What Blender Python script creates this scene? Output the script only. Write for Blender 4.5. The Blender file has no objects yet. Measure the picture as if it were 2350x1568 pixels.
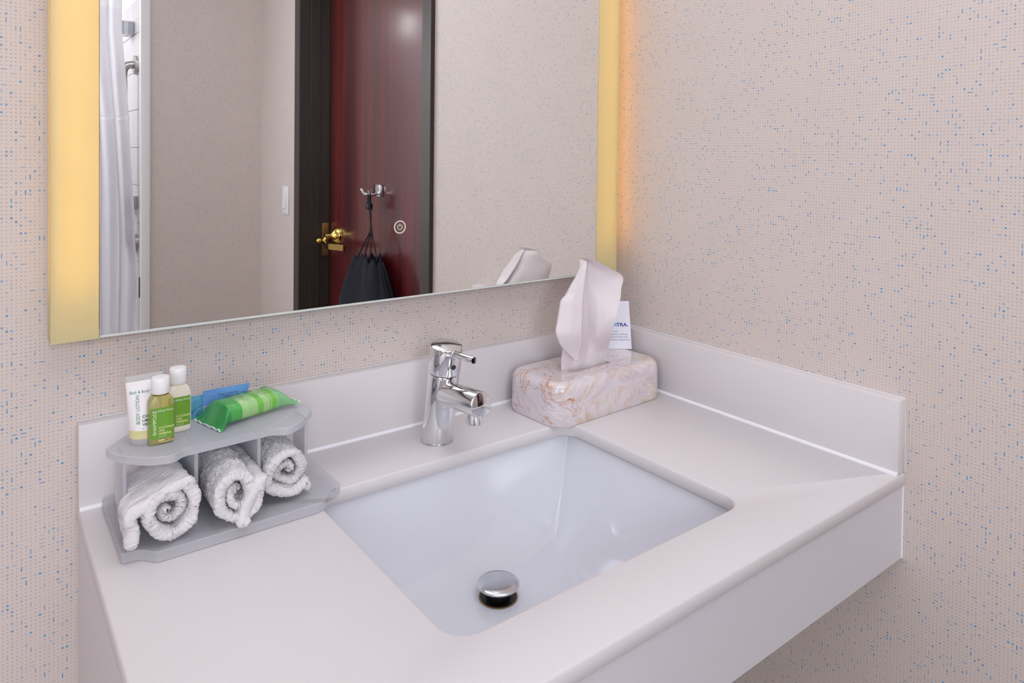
import bpy, bmesh, math, random
from math import sin, cos, pi, radians, sqrt
from mathutils import Vector, Matrix, noise

random.seed(7)
SC = bpy.context.scene
COL = SC.collection

# ------------------------------------------------------------------ room sizes (metres, z = 0 is the counter top)
W = 0.9198           # right wall plane
D = 0.56             # counter depth
BT, BH = 0.020, 0.102   # backsplash
CT, AH = 0.0184, 0.120  # slab thickness, apron bottom
M = 0.042            # mirror face in front of the back wall
ZB = 0.2106          # bottom edge of the mirror
ZF, ZC = -0.86, 1.58    # floor, ceiling
XL = -1.25           # left wall
YF = -2.27           # far wall with the switch side
YT = -3.05           # shower back wall

# ------------------------------------------------------------------ camera
def make_camera():
    yaw, pitch, roll = 0.65235, 0.01879, 0.01133
    f = Vector((sin(yaw)*cos(pitch), cos(yaw)*cos(pitch), -sin(pitch)))
    r = Vector((cos(yaw), -sin(yaw), 0)); u = r.cross(f)
    r2 = r*cos(roll) + u*sin(roll); u2 = u*cos(roll) - r*sin(roll)
    cd = bpy.data.cameras.new('camera'); cam = bpy.data.objects.new('camera', cd)
    COL.objects.link(cam)
    mtx = Matrix((r2, u2, -f)).transposed().to_4x4()
    mtx.translation = Vector((-0.09727, -0.9918, 0.43009))
    cam.matrix_world = mtx
    cd.sensor_width = 36; cd.sensor_fit = 'HORIZONTAL'
    cd.lens = 1615.1/2350*36
    cd.shift_y = -(784-387.26)/2350
    cd.clip_start = 0.02
    SC.camera = cam
make_camera()

# ------------------------------------------------------------------ light and exposure
SC.view_settings.view_transform = 'Standard'
SC.view_settings.look = 'None'
SC.view_settings.gamma = 1
SC.view_settings.use_curve_mapping = False
SC.view_settings.exposure = 0.0
wd = bpy.data.worlds.new('world'); SC.world = wd; wd.use_nodes = True
wd.node_tree.nodes['Background'].inputs[0].default_value = (0.9, 0.92, 1, 1)
wd.node_tree.nodes['Background'].inputs[1].default_value = 0.02
SC.cycles.use_denoising = True
SC.cycles.max_bounces = 10
SC.cycles.transparent_max_bounces = 16

def area(name, loc, target, sx, sy, power, color):
    d = bpy.data.lights.new(name, 'AREA'); d.shape = 'RECTANGLE'; d.size = sx; d.size_y = sy
    d.energy = power; d.color = color
    o = bpy.data.objects.new(name, d); COL.objects.link(o); o.location = loc
    o.rotation_euler = (Vector(target)-Vector(loc)).to_track_quat('-Z', 'Y').to_euler()
    return o
area('ceiling_light', (0.36, -0.92, 1.565), (0.36, -0.92, 0), 1.0, 1.4, 11.0, (0.87, 0.92, 1.0))
area('bounce_light', (-0.35, -2.10, 0.55), (0.55, 0.0, 0.05), 0.7, 1.1, 9.0, (0.87, 0.92, 1.0))
area('side_fill', (-1.22, -1.00, 0.42), (0.6, -0.32, 0.12), 1.3, 0.9, 11.0, (0.88, 0.92, 1.0))  # added fill, brightens surfaces facing left; stands in for bounce off the left wall
area('shower_light', (-0.30, -2.92, 1.10), (0.30, -2.30, 0.05), 0.6, 0.6, 15.0, (0.95, 0.97, 1.0))

# ------------------------------------------------------------------ helpers
def link(o, parent=None):
    COL.objects.link(o)
    if parent is not None:
        o.parent = parent
    return o

def mesh_obj(name, verts, faces, mat, parent=None, smooth=True, angle=40):
    me = bpy.data.meshes.new(name)
    me.from_pydata([tuple(v) for v in verts], [], faces); me.update()
    return finish(name, me, mat, parent, smooth, angle)

def finish(name, me, mat, parent=None, smooth=True, angle=40):
    if mat is not None:
        for m_ in (mat if isinstance(mat, (list, tuple)) else [mat]):
            me.materials.append(m_)
    if smooth:
        me.polygons.foreach_set('use_smooth', [True]*len(me.polygons))
        if angle:
            me.set_sharp_from_angle(angle=radians(angle))
    o = bpy.data.objects.new(name, me)
    return link(o, parent)

def bm_obj(name, bm, mat, parent=None, smooth=True, angle=40):
    bmesh.ops.recalc_face_normals(bm, faces=bm.faces[:])
    me = bpy.data.meshes.new(name); bm.to_mesh(me); bm.free()
    return finish(name, me, mat, parent, smooth, angle)

def add_box(bm, x0, x1, y0, y1, z0, z1, bevel=0.0, seg=2):
    r = bmesh.ops.create_cube(bm, size=1)
    vs = r['verts']
    for v in vs:
        v.co = Vector((x0+(v.co.x+.5)*(x1-x0), y0+(v.co.y+.5)*(y1-y0), z0+(v.co.z+.5)*(z1-z0)))
    if bevel > 0:
        es = list({e for v in vs for e in v.link_edges})
        bmesh.ops.bevel(bm, geom=es, offset=bevel, segments=seg, profile=.5, affect='EDGES')

def box(name, x0, x1, y0, y1, z0, z1, mat, parent=None, bevel=0.0, seg=2):
    bm = bmesh.new(); add_box(bm, x0, x1, y0, y1, z0, z1, bevel, seg)
    return bm_obj(name, bm, mat, parent)

def frame_of(a, b):
    z = (Vector(b)-Vector(a)).normalized()
    t = Vector((0, 0, 1)) if abs(z.z) < .9 else Vector((1, 0, 0))
    x = t.cross(z).normalized(); y = z.cross(x)
    return x, y, z

def lathe_vf(profile, a, b, seg=48, close=True):
    """profile: (radius, distance along a->b)"""
    x, y, z = frame_of(a, b); a = Vector(a)
    V, F = [], []
    for (r, h) in profile:
        for k in range(seg):
            t = 2*pi*k/seg
            V.append(a + z*h + (x*cos(t)+y*sin(t))*r)
    for i in range(len(profile)-1):
        for k in range(seg):
            k2 = (k+1) % seg
            F.append((i*seg+k, i*seg+k2, (i+1)*seg+k2, (i+1)*seg+k))
    if close:
        F.append(tuple(reversed(range(seg))))
        F.append(tuple(range((len(profile)-1)*seg, len(profile)*seg)))
    return V, F

def lathe(name, profile, a, b, mat, parent=None, seg=48, angle=35):
    V, F = lathe_vf(profile, a, b, seg)
    return mesh_obj(name, V, F, mat, parent, angle=angle)

def tube_vf(path, rad, seg=12):
    path = [Vector(p) for p in path]; n = len(path)
    V, F = [], []
    x = None
    for i, p in enumerate(path):
        d = (path[min(i+1, n-1)]-path[max(i-1, 0)]).normalized()
        if x is None:
            x = frame_of(Vector((0, 0, 0)), d)[0]
        x = (x - d*x.dot(d)).normalized(); y = d.cross(x)
        r = rad[i] if isinstance(rad, (list, tuple)) else rad
        for k in range(seg):
            t = 2*pi*k/seg
            V.append(p+(x*cos(t)+y*sin(t))*r)
    for i in range(n-1):
        for k in range(seg):
            k2 = (k+1) % seg
            F.append((i*seg+k, i*seg+k2, (i+1)*seg+k2, (i+1)*seg+k))
    F.append(tuple(reversed(range(seg)))); F.append(tuple(range((n-1)*seg, n*seg)))
    return V, F

def tube(name, path, rad, mat, parent=None, seg=12):
    V, F = tube_vf(path, rad, seg)
    return mesh_obj(name, V, F, mat, parent, angle=50)

def smooth_path(pts, n=8):
    P = [Vector(p) for p in pts]; out = []
    P = [P[0]*2-P[1]] + P + [P[-1]*2-P[-2]]
    for i in range(1, len(P)-2):
        for k in range(n):
            t = k/n
            a, b, c, d = P[i-1], P[i], P[i+1], P[i+2]
            out.append(.5*((2*b)+(c-a)*t+(2*a-5*b+4*c-d)*t*t+(3*b-a-3*c+d)*t**3))
    out.append(P[-2]); return out

def prism(name, outline, z0, z1, mat, parent=None, bevel=0.0, seg=2):
    """vertical extrusion of a plan outline [(x, y)]"""
    bm = bmesh.new()
    f = bm.faces.new([bm.verts.new((x, y, z0)) for x, y in outline])
    r = bmesh.ops.extrude_face_region(bm, geom=[f])
    for v in [g for g in r['geom'] if isinstance(g, bmesh.types.BMVert)]:
        v.co.z = z1
    if bevel:
        es = [e for e in bm.edges if abs(e.verts[0].co.z-e.verts[1].co.z) < 1e-6]
        bmesh.ops.bevel(bm, geom=es, offset=bevel, segments=seg, profile=.5, affect='EDGES')
    return bm_obj(name, bm, mat, parent, angle=35)

def catmull2(pts, closed=True, n=6):
    out = []; N = len(pts)
    for i in range(N if closed else N-1):
        g = (lambda j: pts[j % N]) if closed else (lambda j: pts[min(max(j, 0), N-1)])
        a, b, c, d = g(i-1), g(i), g(i+1), g(i+2)
        for k in range(n):
            t = k/n
            out.append(tuple(.5*((2*b[q])+(c[q]-a[q])*t+(2*a[q]-5*b[q]+4*c[q]-d[q])*t*t+(3*b[q]-a[q]-3*c[q]+d[q])*t**3) for q in (0, 1)))
    if not closed:
        out.append(tuple(pts[-1]))
    return out

def round_corners(pts, n=6):
    """pts: (x, y, r) polygon with rounded corners"""
    out = []; N = len(pts)
    for i in range(N):
        p = Vector(pts[i][:2]); a = Vector(pts[i-1][:2]); b = Vector(pts[(i+1) % N][:2]); r = pts[i][2]
        if r <= 0:
            out.append(tuple(p)); continue
        da = (a-p).normalized(); db = (b-p).normalized()
        p0 = p+da*r; p1 = p+db*r
        for k in range(n+1):
            t = k/n
            q = p0*(1-t)**2 + p*2*t*(1-t) + p1*t*t
            out.append((q.x, q.y))
    return out

def rrect(x0, x1, y0, y1, r, n=8):
    out = []
    for cx, cy, a0 in ((x1-r, y1-r, 0), (x0+r, y1-r, pi/2), (x0+r, y0+r, pi), (x1-r, y0+r, 1.5*pi)):
        for k in range(n+1):
            t = a0+pi/2*k/n
            out.append((cx+r*cos(t), cy+r*sin(t)))
    return out

def empty(name, loc=(0, 0, 0)):
    o = bpy.data.objects.new(name, None); COL.objects.link(o); o.location = loc
    o.empty_display_size = .02
    return o

def tag(o, label=None, cat=None, group=None, kind=None):
    if label: o['label'] = label
    if cat: o['category'] = cat
    if group: o['group'] = group
    if kind: o['kind'] = kind
    return o

def reparent_keep(root):
    """children were built in world coordinates: keep them there"""
    inv = Matrix.Translation(-root.location)
    for c in root.children:
        c.matrix_parent_inverse = inv
    return root

def text_obj(name, s, size, origin, ux, uy, mat, parent, offset=0.0, align='LEFT', lift=0.0002, sx=1.0, fit=None):
    cu = bpy.data.curves.new('txt', 'FONT'); cu.body = s; cu.size = size; cu.align_x = align
    cu.offset = offset; cu.resolution_u = 3
    o = bpy.data.objects.new('txt', cu); COL.objects.link(o)
    dg = bpy.context.evaluated_depsgraph_get()
    me = bpy.data.meshes.new_from_object(o.evaluated_get(dg))
    bpy.data.objects.remove(o); bpy.data.curves.remove(cu)
    me.materials.clear()
    ux, uy = Vector(ux).normalized(), Vector(uy).normalized(); nn = ux.cross(uy).normalized(); og = Vector(origin)
    if fit:
        xs = [v.co.x for v in me.vertices]
        sx = fit/(max(xs)-min(xs))
    for v in me.vertices:
        v.co = og + ux*v.co.x*sx + uy*v.co.y + nn*lift
    me.name = name
    return finish(name, me, mat, parent, smooth=False)

# ------------------------------------------------------------------ materials
class NT:
    def __init__(self, name):
        self.m = bpy.data.materials.new(name); self.m.use_nodes = True
        self.t = self.m.node_tree; self.n = self.t.nodes
        for x in list(self.n): self.n.remove(x)
        self.out = self.n.new('ShaderNodeOutputMaterial')
    def add(self, typ, ins=None, **kw):
        x = self.n.new(typ)
        for k, v in kw.items(): setattr(x, k, v)
        for k, v in (ins or {}).items():
            self.put(x.inputs[k], v)
        return x
    def put(self, sock, v):
        if isinstance(v, bpy.types.NodeSocket): self.t.links.new(v, sock)
        elif isinstance(v, bpy.types.Node): self.t.links.new(v.outputs[0], sock)
        else:
            if isinstance(v, tuple) and len(v) == 3 and sock.type == 'RGBA': v = v+(1,)
            sock.default_value = v
    def math(self, op, a, b=0.0, c=None, clamp=False):
        x = self.add('ShaderNodeMath', operation=op, use_clamp=clamp)
        self.put(x.inputs[0], a); self.put(x.inputs[1], b)
        if c is not None: self.put(x.inputs[2], c)
        return x.outputs[0]
    def mix(self, f, a, b):
        x = self.add('ShaderNodeMix', data_type='RGBA')
        self.put(x.inputs[0], f); self.put(x.inputs[6], a); self.put(x.inputs[7], b)
        return x.outputs[2]
    def step(self, a, lo, hi):
        x = self.add('ShaderNodeMapRange', interpolation_type='SMOOTHSTEP')
        self.put(x.inputs[0], a); self.put(x.inputs[1], lo); self.put(x.inputs[2], hi)
        return x.outputs[0]
    def ramp(self, f, stops):
        x = self.add('ShaderNodeValToRGB'); cr = x.color_ramp
        while len(cr.elements) < len(stops): cr.elements.new(.5)
        for e, (p, c) in zip(cr.elements, stops):
            e.position = p; e.color = c+(1,) if len(c) == 3 else c
        self.put(x.inputs[0], f); return x.outputs[0]
    def noise(self, scale, detail=2, rough=.5, vec=None, dist=0.0):
        x = self.add('ShaderNodeTexNoise', {'Scale': scale, 'Detail': detail, 'Roughness': rough, 'Distortion': dist})
        if vec is not None: self.put(x.inputs['Vector'], vec)
        return x
    def bump(self, h, strength=.2, dist=.001):
        return self.add('ShaderNodeBump', {'Height': h, 'Strength': strength, 'Distance': dist}).outputs[0]
    def pbsdf(self, color, rough=.5, metal=0.0, normal=None, spec=.5, coat=0.0, coat_r=.05, trans=0.0, ior=1.45, sss=0.0, sss_r=(.01, .01, .01), sheen=0.0):
        p = self.add('ShaderNodeBsdfPrincipled')
        self.put(p.inputs['Base Color'], color); self.put(p.inputs['Roughness'], rough)
        self.put(p.inputs['Metallic'], metal); self.put(p.inputs['Specular IOR Level'], spec)
        self.put(p.inputs['Coat Weight'], coat); self.put(p.inputs['Coat Roughness'], coat_r)
        self.put(p.inputs['Transmission Weight'], trans); self.put(p.inputs['IOR'], ior)
        if sss:
            p.inputs['Subsurface Weight'].default_value = sss
            p.inputs['Subsurface Radius'].default_value = sss_r; p.inputs['Subsurface Scale'].default_value = 1
        if sheen: p.inputs['Sheen Weight'].default_value = sheen
        if normal is not None: self.put(p.inputs['Normal'], normal)
        return p.outputs[0]
    def done(self, shader):
        self.put(self.out.inputs[0], shader); return self.m

def plain(name, color, rough=.5, metal=0.0, spec=.5, bump_scale=0, bump_s=.1, var=.04, **kw):
    t = NT(name)
    tc = t.add('ShaderNodeTexCoord').outputs['Object']
    nz = t.noise(60, 3, .6, tc)
    dark = tuple(c*(1-var) for c in color); lite = tuple(min(1, c*(1+var)) for c in color)
    col = t.mix(nz.outputs[0], dark, lite)
    nrm = None
    if bump_scale:
        nrm = t.bump(t.noise(bump_scale, 3, .6, tc).outputs[0], bump_s, .001)
    return t.done(t.pbsdf(col, rough, metal, nrm, spec, **kw))

def srgb(r, g, b):
    f = lambda c: (c/255/12.92) if c/255 <= .04045 else ((c/255+.055)/1.055)**2.4
    return (f(r), f(g), f(b))

def wallpaper():
    t = NT('wallpaper'); p = 0.0045
    uv = t.add('ShaderNodeUVMap', uv_map='UVMap').outputs[0]
    sc = t.add('ShaderNodeVectorMath', operation='SCALE'); t.put(sc.inputs[0], uv); sc.inputs['Scale'].default_value = 1/p
    sp = t.add('ShaderNodeSeparateXYZ', {0: sc.outputs[0]}); X, Y = sp.outputs[0], sp.outputs[1]
    def cell(sx, sy, seed):
        a = t.math('DIVIDE', X, sx); b = t.math('DIVIDE', Y, sy)
        ca, cb = t.math('FLOOR', a), t.math('FLOOR', b)
        fx = t.math('MULTIPLY', t.math('SUBTRACT', t.math('SUBTRACT', a, ca), .5), sx)
        fy = t.math('MULTIPLY', t.math('SUBTRACT', t.math('SUBTRACT', b, cb), .5), sy)
        cv = t.add('ShaderNodeCombineXYZ', {0: ca, 1: cb, 2: seed})
        wn = t.add('ShaderNodeTexWhiteNoise', noise_dimensions='3D'); t.put(wn.inputs['Vector'], cv.outputs[0])
        s = t.add('ShaderNodeSeparateColor', {0: wn.outputs['Color']})
        return t.math('ABSOLUTE', fx), t.math('ABSOLUTE', fy), s.outputs[0], s.outputs[1], s.outputs[2]
    def rect(ax, ay, hx, hy, soft=.05):
        mx = t.math('SUBTRACT', 1, t.step(ax, hx-soft, hx+soft)); my = t.math('SUBTRACT', 1, t.step(ay, hy-soft, hy+soft))
        return t.math('MULTIPLY', mx, my)
    big = t.noise(22, 2, .6, uv).outputs[0]
    # dots and squares on the square grid
    ax, ay, r1, r2, r3 = cell(1, 1, 0.5)
    is_sq = t.math('LESS_THAN', r1, .088)
    none = t.math('LESS_THAN', .965, r1)
    dot = t.math('MULTIPLY', rect(ax, ay, .115, .115), t.math('MULTIPLY', t.math('SUBTRACT', 1, is_sq), t.math('SUBTRACT', 1, none)))
    sq = t.math('MULTIPLY', rect(ax, ay, .25, .25), is_sq)
    hollow = t.math('MULTIPLY', rect(ax, ay, .11, .11), t.math('LESS_THAN', r3, .62))
    sq = t.math('MULTIPLY', sq, t.math('SUBTRACT', 1, t.math('MULTIPLY', hollow, .55)))
    # upright and level dashes, each replacing two dots
    vx, vy, v1, v2, v3 = cell(1, 2, 3.5)
    isv = t.math('LESS_THAN', v1, .046); vd = t.math('MULTIPLY', rect(vx, vy, .115, .66), isv)
    hx, hy, h1, h2, h3 = cell(2, 1, 7.5)
    ish = t.math('MULTIPLY', t.math('LESS_THAN', h1, .040), t.math('SUBTRACT', 1, isv)); hd = t.math('MULTIPLY', rect(hx, hy, .66, .10), ish)
    keep = t.math('MULTIPLY', t.math('SUBTRACT', 1, isv), t.math('SUBTRACT', 1, ish))
    dot = t.math('MULTIPLY', dot, keep); sq = t.math('MULTIPLY', sq, keep)
    fade = t.add('ShaderNodeMapRange', {0: big, 1: .35, 2: .65, 3: .55, 4: 1.0}).outputs[0]
    dot = t.math('MULTIPLY', t.math('MULTIPLY', dot, fade), t.add('ShaderNodeMapRange', {0: r2, 3: .55, 4: 1.0}).outputs[0])
    blue = t.math('MAXIMUM', t.math('MULTIPLY', sq, t.add('ShaderNodeMapRange', {0: r2, 3: .40, 4: 1.0}).outputs[0]),
                  t.math('MAXIMUM', t.math('MULTIPLY', vd, t.add('ShaderNodeMapRange', {0: v2, 3: .35, 4: 1.0}).outputs[0]),
                         t.math('MULTIPLY', hd, t.add('ShaderNodeMapRange', {0: h2, 3: .35, 4: 1.0}).outputs[0])))
    base = t.mix(t.noise(9, 3, .6, uv).outputs[0], srgb(215, 201, 194), srgb(221, 208, 201))
    c = t.mix(dot, base, t.mix(r3, srgb(92, 100, 128), srgb(84, 124, 165)))
    c = t.mix(blue, c, t.mix(r3, srgb(40, 126, 190), srgb(44, 150, 200)))
    nb = t.noise(700, 2, .5, uv).outputs[0]
    return t.done(t.pbsdf(c, .55, 0, t.bump(nb, .12, .0004), .35))

def quartz(name, c1, c2, rough):
    t = NT(name); tc = t.add('ShaderNodeTexCoord').outputs['Object']
    n1 = t.noise(420, 2, .6, tc).outputs[0]; n2 = t.noise(7, 3, .6, tc).outputs[0]
    c = t.mix(n2, c1, c2)
    sp = t.step(n1, .72, .80)
    c = t.mix(t.math('MULTIPLY', sp, .25), c, srgb(178, 170, 166))
    return t.done(t.pbsdf(c, rough, 0, None, .4))

def porcelain():
    return plain('porcelain', srgb(224, 224, 231), .12, var=.01, coat=.4, coat_r=.04)

def mahogany():
    t = NT('mahogany'); tc = t.add('ShaderNodeTexCoord').outputs['Object']
    mp = t.add('ShaderNodeMapping', {0: tc}); mp.inputs['Scale'].default_value = (14, 14, .7)
    n1 = t.noise(1.6, 5, .6, mp.outputs[0], .6).outputs[0]
    mp2 = t.add('ShaderNodeMapping', {0: tc}); mp2.inputs['Scale'].default_value = (160, 160, 3)
    n2 = t.noise(1.5, 3, .6, mp2.outputs[0]).outputs[0]
    c = t.ramp(n1, [(.3, srgb(64, 18, 24)), (.5, srgb(96, 24, 28)), (.7, srgb(122, 36, 34))])
    c = t.mix(t.math('MULTIPLY', n2, .35), c, srgb(48, 14, 18))
    return t.done(t.pbsdf(c, .38, 0, None, .5, coat=1.0, coat_r=.16))

def marble():
    t = NT('faux_marble'); tc = t.add('ShaderNodeTexCoord').outputs['Object']
    mp = t.add('ShaderNodeMapping', {0: tc}); mp.inputs['Rotation'].default_value = (.3, .5, .35); mp.inputs['Scale'].default_value = (5.5, 8, 8)
    w = t.noise(.9, 3, .55, mp.outputs[0], 1.2)
    ad = t.add('ShaderNodeVectorMath', operation='MULTIPLY_ADD'); t.put(ad.inputs[0], w.outputs['Color']); ad.inputs[1].default_value = (2.2, 2.2, 2.2); t.put(ad.inputs[2], mp.outputs[0])
    n1 = t.noise(.8, 4, .55, ad.outputs[0], 1.5).outputs[0]
    n2 = t.noise(1.1, 3, .5, ad.outputs[0], 2.2).outputs[0]
    n3 = t.noise(.55, 2, .5, mp.outputs[0], .5).outputs[0]
    base = t.ramp(n1, [(.30, srgb(206, 196, 196)), (.45, srgb(222, 214, 222)), (.55, srgb(218, 207, 200)), (.70, srgb(208, 186, 168))])
    base = t.mix(t.math('MULTIPLY', t.step(n3, .52, .66), .5), base, srgb(224, 216, 230))
    v = t.math('ABSOLUTE', t.math('SUBTRACT', n2, .5))
    vein = t.math('MULTIPLY', t.math('SUBTRACT', 1, t.step(v, .0, .012)), t.step(n3, .46, .60))
    soft = t.math('MULTIPLY', t.math('SUBTRACT', 1, t.step(v, .0, .06)), .38)
    c = t.mix(soft, base, srgb(214, 170, 134))
    c = t.mix(t.math('MULTIPLY', vein, .85), c, srgb(186, 112, 62))
    wv = t.math('ABSOLUTE', t.math('SUBTRACT', n1, .52))
    c = t.mix(t.math('MULTIPLY', t.math('SUBTRACT', 1, t.step(wv, 0, .012)), .6), c, srgb(238, 232, 236))
    return t.done(t.pbsdf(c, .16, 0, None, .5, coat=.5, coat_r=.06))

def acrylic():
    t = NT('frosted_acrylic'); tc = t.add('ShaderNodeTexCoord').outputs['Object']
    n = t.noise(500, 2, .5, tc).outputs[0]
    col = t.mix(n, srgb(226, 225, 229), srgb(232, 230, 233))
    p = t.pbsdf(col, .35, 0, t.bump(n, .1, .0003), .5)
    tl = t.add('ShaderNodeBsdfTranslucent', {0: srgb(232, 232, 240)})
    m1 = t.add('ShaderNodeMixShader', {0: .22}); t.put(m1.inputs[1], p); t.put(m1.inputs[2], tl.outputs[0])
    tr = t.add('ShaderNodeBsdfTransparent', {0: srgb(243, 244, 248)})
    m2 = t.add('ShaderNodeMixShader', {0: .44}); t.put(m2.inputs[1], m1.outputs[0]); t.put(m2.inputs[2], tr.outputs[0])
    return t.done(m2.outputs[0])

def diffuser(name='light_diffuser', k=.34):
    t = NT(name); tc = t.add('ShaderNodeTexCoord').outputs['Object']
    n = t.noise(30, 2, .5, tc).outputs[0]
    col = t.mix(n, (.82, .72, .40), (.85, .75, .43))
    tl = t.add('ShaderNodeBsdfTranslucent', {0: col})
    p = t.pbsdf(col, .3, 0, None, .5)
    m = t.add('ShaderNodeMixShader', {0: k}); t.put(m.inputs[1], p); t.put(m.inputs[2], tl.outputs[0])
    return t.done(m.outputs[0])

def emitter(name, color, strength):
    t = NT(name)
    e = t.add('ShaderNodeEmission', {0: color, 1: strength})
    return t.done(e.outputs[0])

def mirror_glass():
    t = NT('mirror_silver')
    tc = t.add('ShaderNodeTexCoord').outputs['Object']
    n = t.noise(2, 2, .5, tc).outputs[0]
    g = t.add('ShaderNodeBsdfGlossy', {0: t.mix(n, (.93, .935, .92), (.94, .945, .93)), 1: 0.0})
    return t.done(g.outputs[0])

def shampoo_liquid():
    t = NT('clear_yellow_plastic'); tc = t.add('ShaderNodeTexCoord').outputs['Object']
    n = t.noise(40, 2, .5, tc).outputs[0]
    lw = t.add('ShaderNodeFresnel', {0: 1.38})
    tr = t.add('ShaderNodeBsdfTransparent', {0: t.mix(n, srgb(246, 242, 206), srgb(248, 245, 214))})
    df = t.pbsdf(srgb(226, 218, 130), .15, 0, None, .5)
    m0 = t.add('ShaderNodeMixShader', {0: .25}); t.put(m0.inputs[1], tr.outputs[0]); t.put(m0.inputs[2], df)
    gl = t.add('ShaderNodeBsdfGlossy', {0: (1, 1, 1, 1), 1: .05})
    m = t.add('ShaderNodeMixShader', {0: lw.outputs[0]}); t.put(m.inputs[1], m0.outputs[0]); t.put(m.inputs[2], gl.outputs[0])
    return t.done(m.outputs[0])

def clear_cap():
    t = NT('clear_frosted_plastic'); tc = t.add('ShaderNodeTexCoord').outputs['Object']
    n = t.noise(40, 2, .5, tc).outputs[0]
    tr = t.add('ShaderNodeBsdfTransparent', {0: t.mix(n, (.93, .93, .93), (.96, .96, .96))})
    df = t.pbsdf(srgb(224, 224, 222), .25, 0, None, .5)
    m = t.add('ShaderNodeMixShader', {0: .5}); t.put(m.inputs[1], tr.outputs[0]); t.put(m.inputs[2], df)
    return t.done(m.outputs[0])

def stripes_label():
    t = NT('striped_green_label'); tc = t.add('ShaderNodeTexCoord').outputs['Object']
    sp = t.add('ShaderNodeSeparateXYZ', {0: tc})
    d = t.math('SUBTRACT', t.math('MULTIPLY', sp.outputs[0], 1.15), sp.outputs[2])
    s = t.math('SINE', t.math('MULTIPLY', d, 2*pi/0.00235))
    c = t.mix(t.step(s, -.35, .35), srgb(84, 140, 24), srgb(126, 176, 66))
    return t.done(t.pbsdf(c, .35, 0, None, .5))

def soap_wrap():
    t = NT('green_wrapper')
    uv = t.add('ShaderNodeUVMap', uv_map='UVMap').outputs[0]
    sp = t.add('ShaderNodeSeparateXYZ', {0: uv})
    n = t.noise(14, 3, .6, uv).outputs[0]
    u = t.math('ADD', sp.outputs[0], t.math('MULTIPLY', t.math('SUBTRACT', n, .5), .015))
    G1, G2, G3, G4 = srgb(38, 134, 66), srgb(76, 168, 78), srgb(158, 200, 132), srgb(112, 186, 70)
    G5 = srgb(128, 184, 128)
    c = t.ramp(u, [(0, G1), (.14, G1), (.18, G2), (.295, G2), (.30, G3), (.48, G3), (.49, G4), (.55, G4), (.56, G3), (.63, G3), (.64, G4), (.655, G3), (.67, G4), (.72, G4), (.73, G3), (.75, G5), (1, G5)])
    # paler band along the front
    vb = t.step(sp.outputs[1], .40, .46)
    c = t.mix(t.math('MULTIPLY', vb, .35), c, srgb(84, 158, 104))
    edge = t.math('LESS_THAN', sp.outputs[0], .012)
    c = t.mix(edge, c, srgb(214, 226, 210))
    edge2 = t.math('LESS_THAN', .988, sp.outputs[0])
    c = t.mix(edge2, c, srgb(214, 226, 214))
    mp = t.add('ShaderNodeMapping', {0: uv}); mp.inputs['Scale'].default_value = (90, 5, 1)
    b = t.noise(1.0, 3, .6, mp.outputs[0]).outputs[0]
    return t.done(t.pbsdf(c, .28, 0, t.bump(b, .35, .0012), .5, coat=.4, coat_r=.15))

def packet_blue():
    t = NT('blue_packet_print')
    uv = t.add('ShaderNodeUVMap', uv_map='UVMap').outputs[0]
    sp = t.add('ShaderNodeSeparateXYZ', {0: uv}); U, V = sp.outputs[0], sp.outputs[1]
    n = t.noise(5, 3, .6, uv).outputs[0]
    top = t.mix(n, srgb(92, 146, 214), srgb(124, 168, 226))
    low = t.mix(n, srgb(132, 164, 208), srgb(150, 176, 220))
    c = t.mix(t.step(V, .842, .846), low, top)
    line = t.math('SUBTRACT', 1, t.step(t.math('ABSOLUTE', t.math('SUBTRACT', V, .842)), .002, .006))
    c = t.mix(t.math('MULTIPLY', line, .7), c, srgb(196, 216, 240))
    # brown printed patch under the white line
    px = t.math('MULTIPLY', t.step(U, .10, .16), t.math('SUBTRACT', 1, t.step(U, .44, .47)))
    py = t.math('MULTIPLY', t.step(V, .62, .68), t.math('SUBTRACT', 1, t.step(V, .832, .838)))
    nb = t.noise(11, 3, .6, uv).outputs[0]
    br = t.ramp(nb, [(.35, srgb(206, 178, 158)), (.5, srgb(196, 128, 84)), (.62, srgb(176, 96, 52))])
    c = t.mix(t.math('MULTIPLY', px, py), c, br)
    mp = t.add('ShaderNodeMapping', {0: uv}); mp.inputs['Scale'].default_value = (3, 9, 1)
    b = t.noise(1.4, 3, .6, mp.outputs[0]).outputs[0]
    return t.done(t.pbsdf(c, .3, 0, t.bump(b, .5, .002), .5))

def packet_teal():
    t = NT('teal_crinkled_film'); tc = t.add('ShaderNodeTexCoord').outputs['Object']
    n = t.noise(160, 4, .65, tc, 1.0).outputs[0]
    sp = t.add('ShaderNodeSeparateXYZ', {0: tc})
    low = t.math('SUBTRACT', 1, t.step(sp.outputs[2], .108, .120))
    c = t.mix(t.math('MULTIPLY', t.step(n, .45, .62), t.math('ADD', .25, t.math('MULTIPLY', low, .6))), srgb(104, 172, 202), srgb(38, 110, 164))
    return t.done(t.pbsdf(c, .2, 0, t.bump(n, .6, .002), .5))

def terry():
    t = NT('terry_cloth'); tc = t.add('ShaderNodeTexCoord').outputs['Object']
    n = t.noise(900, 3, .7, tc).outputs[0]; n2 = t.noise(260, 2, .6, tc).outputs[0]
    c = t.mix(n2, srgb(232, 226, 228), srgb(248, 244, 246))
    return t.done(t.pbsdf(c, .95, 0, t.bump(n, .8, .0015), .1, sheen=.3))

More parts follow.
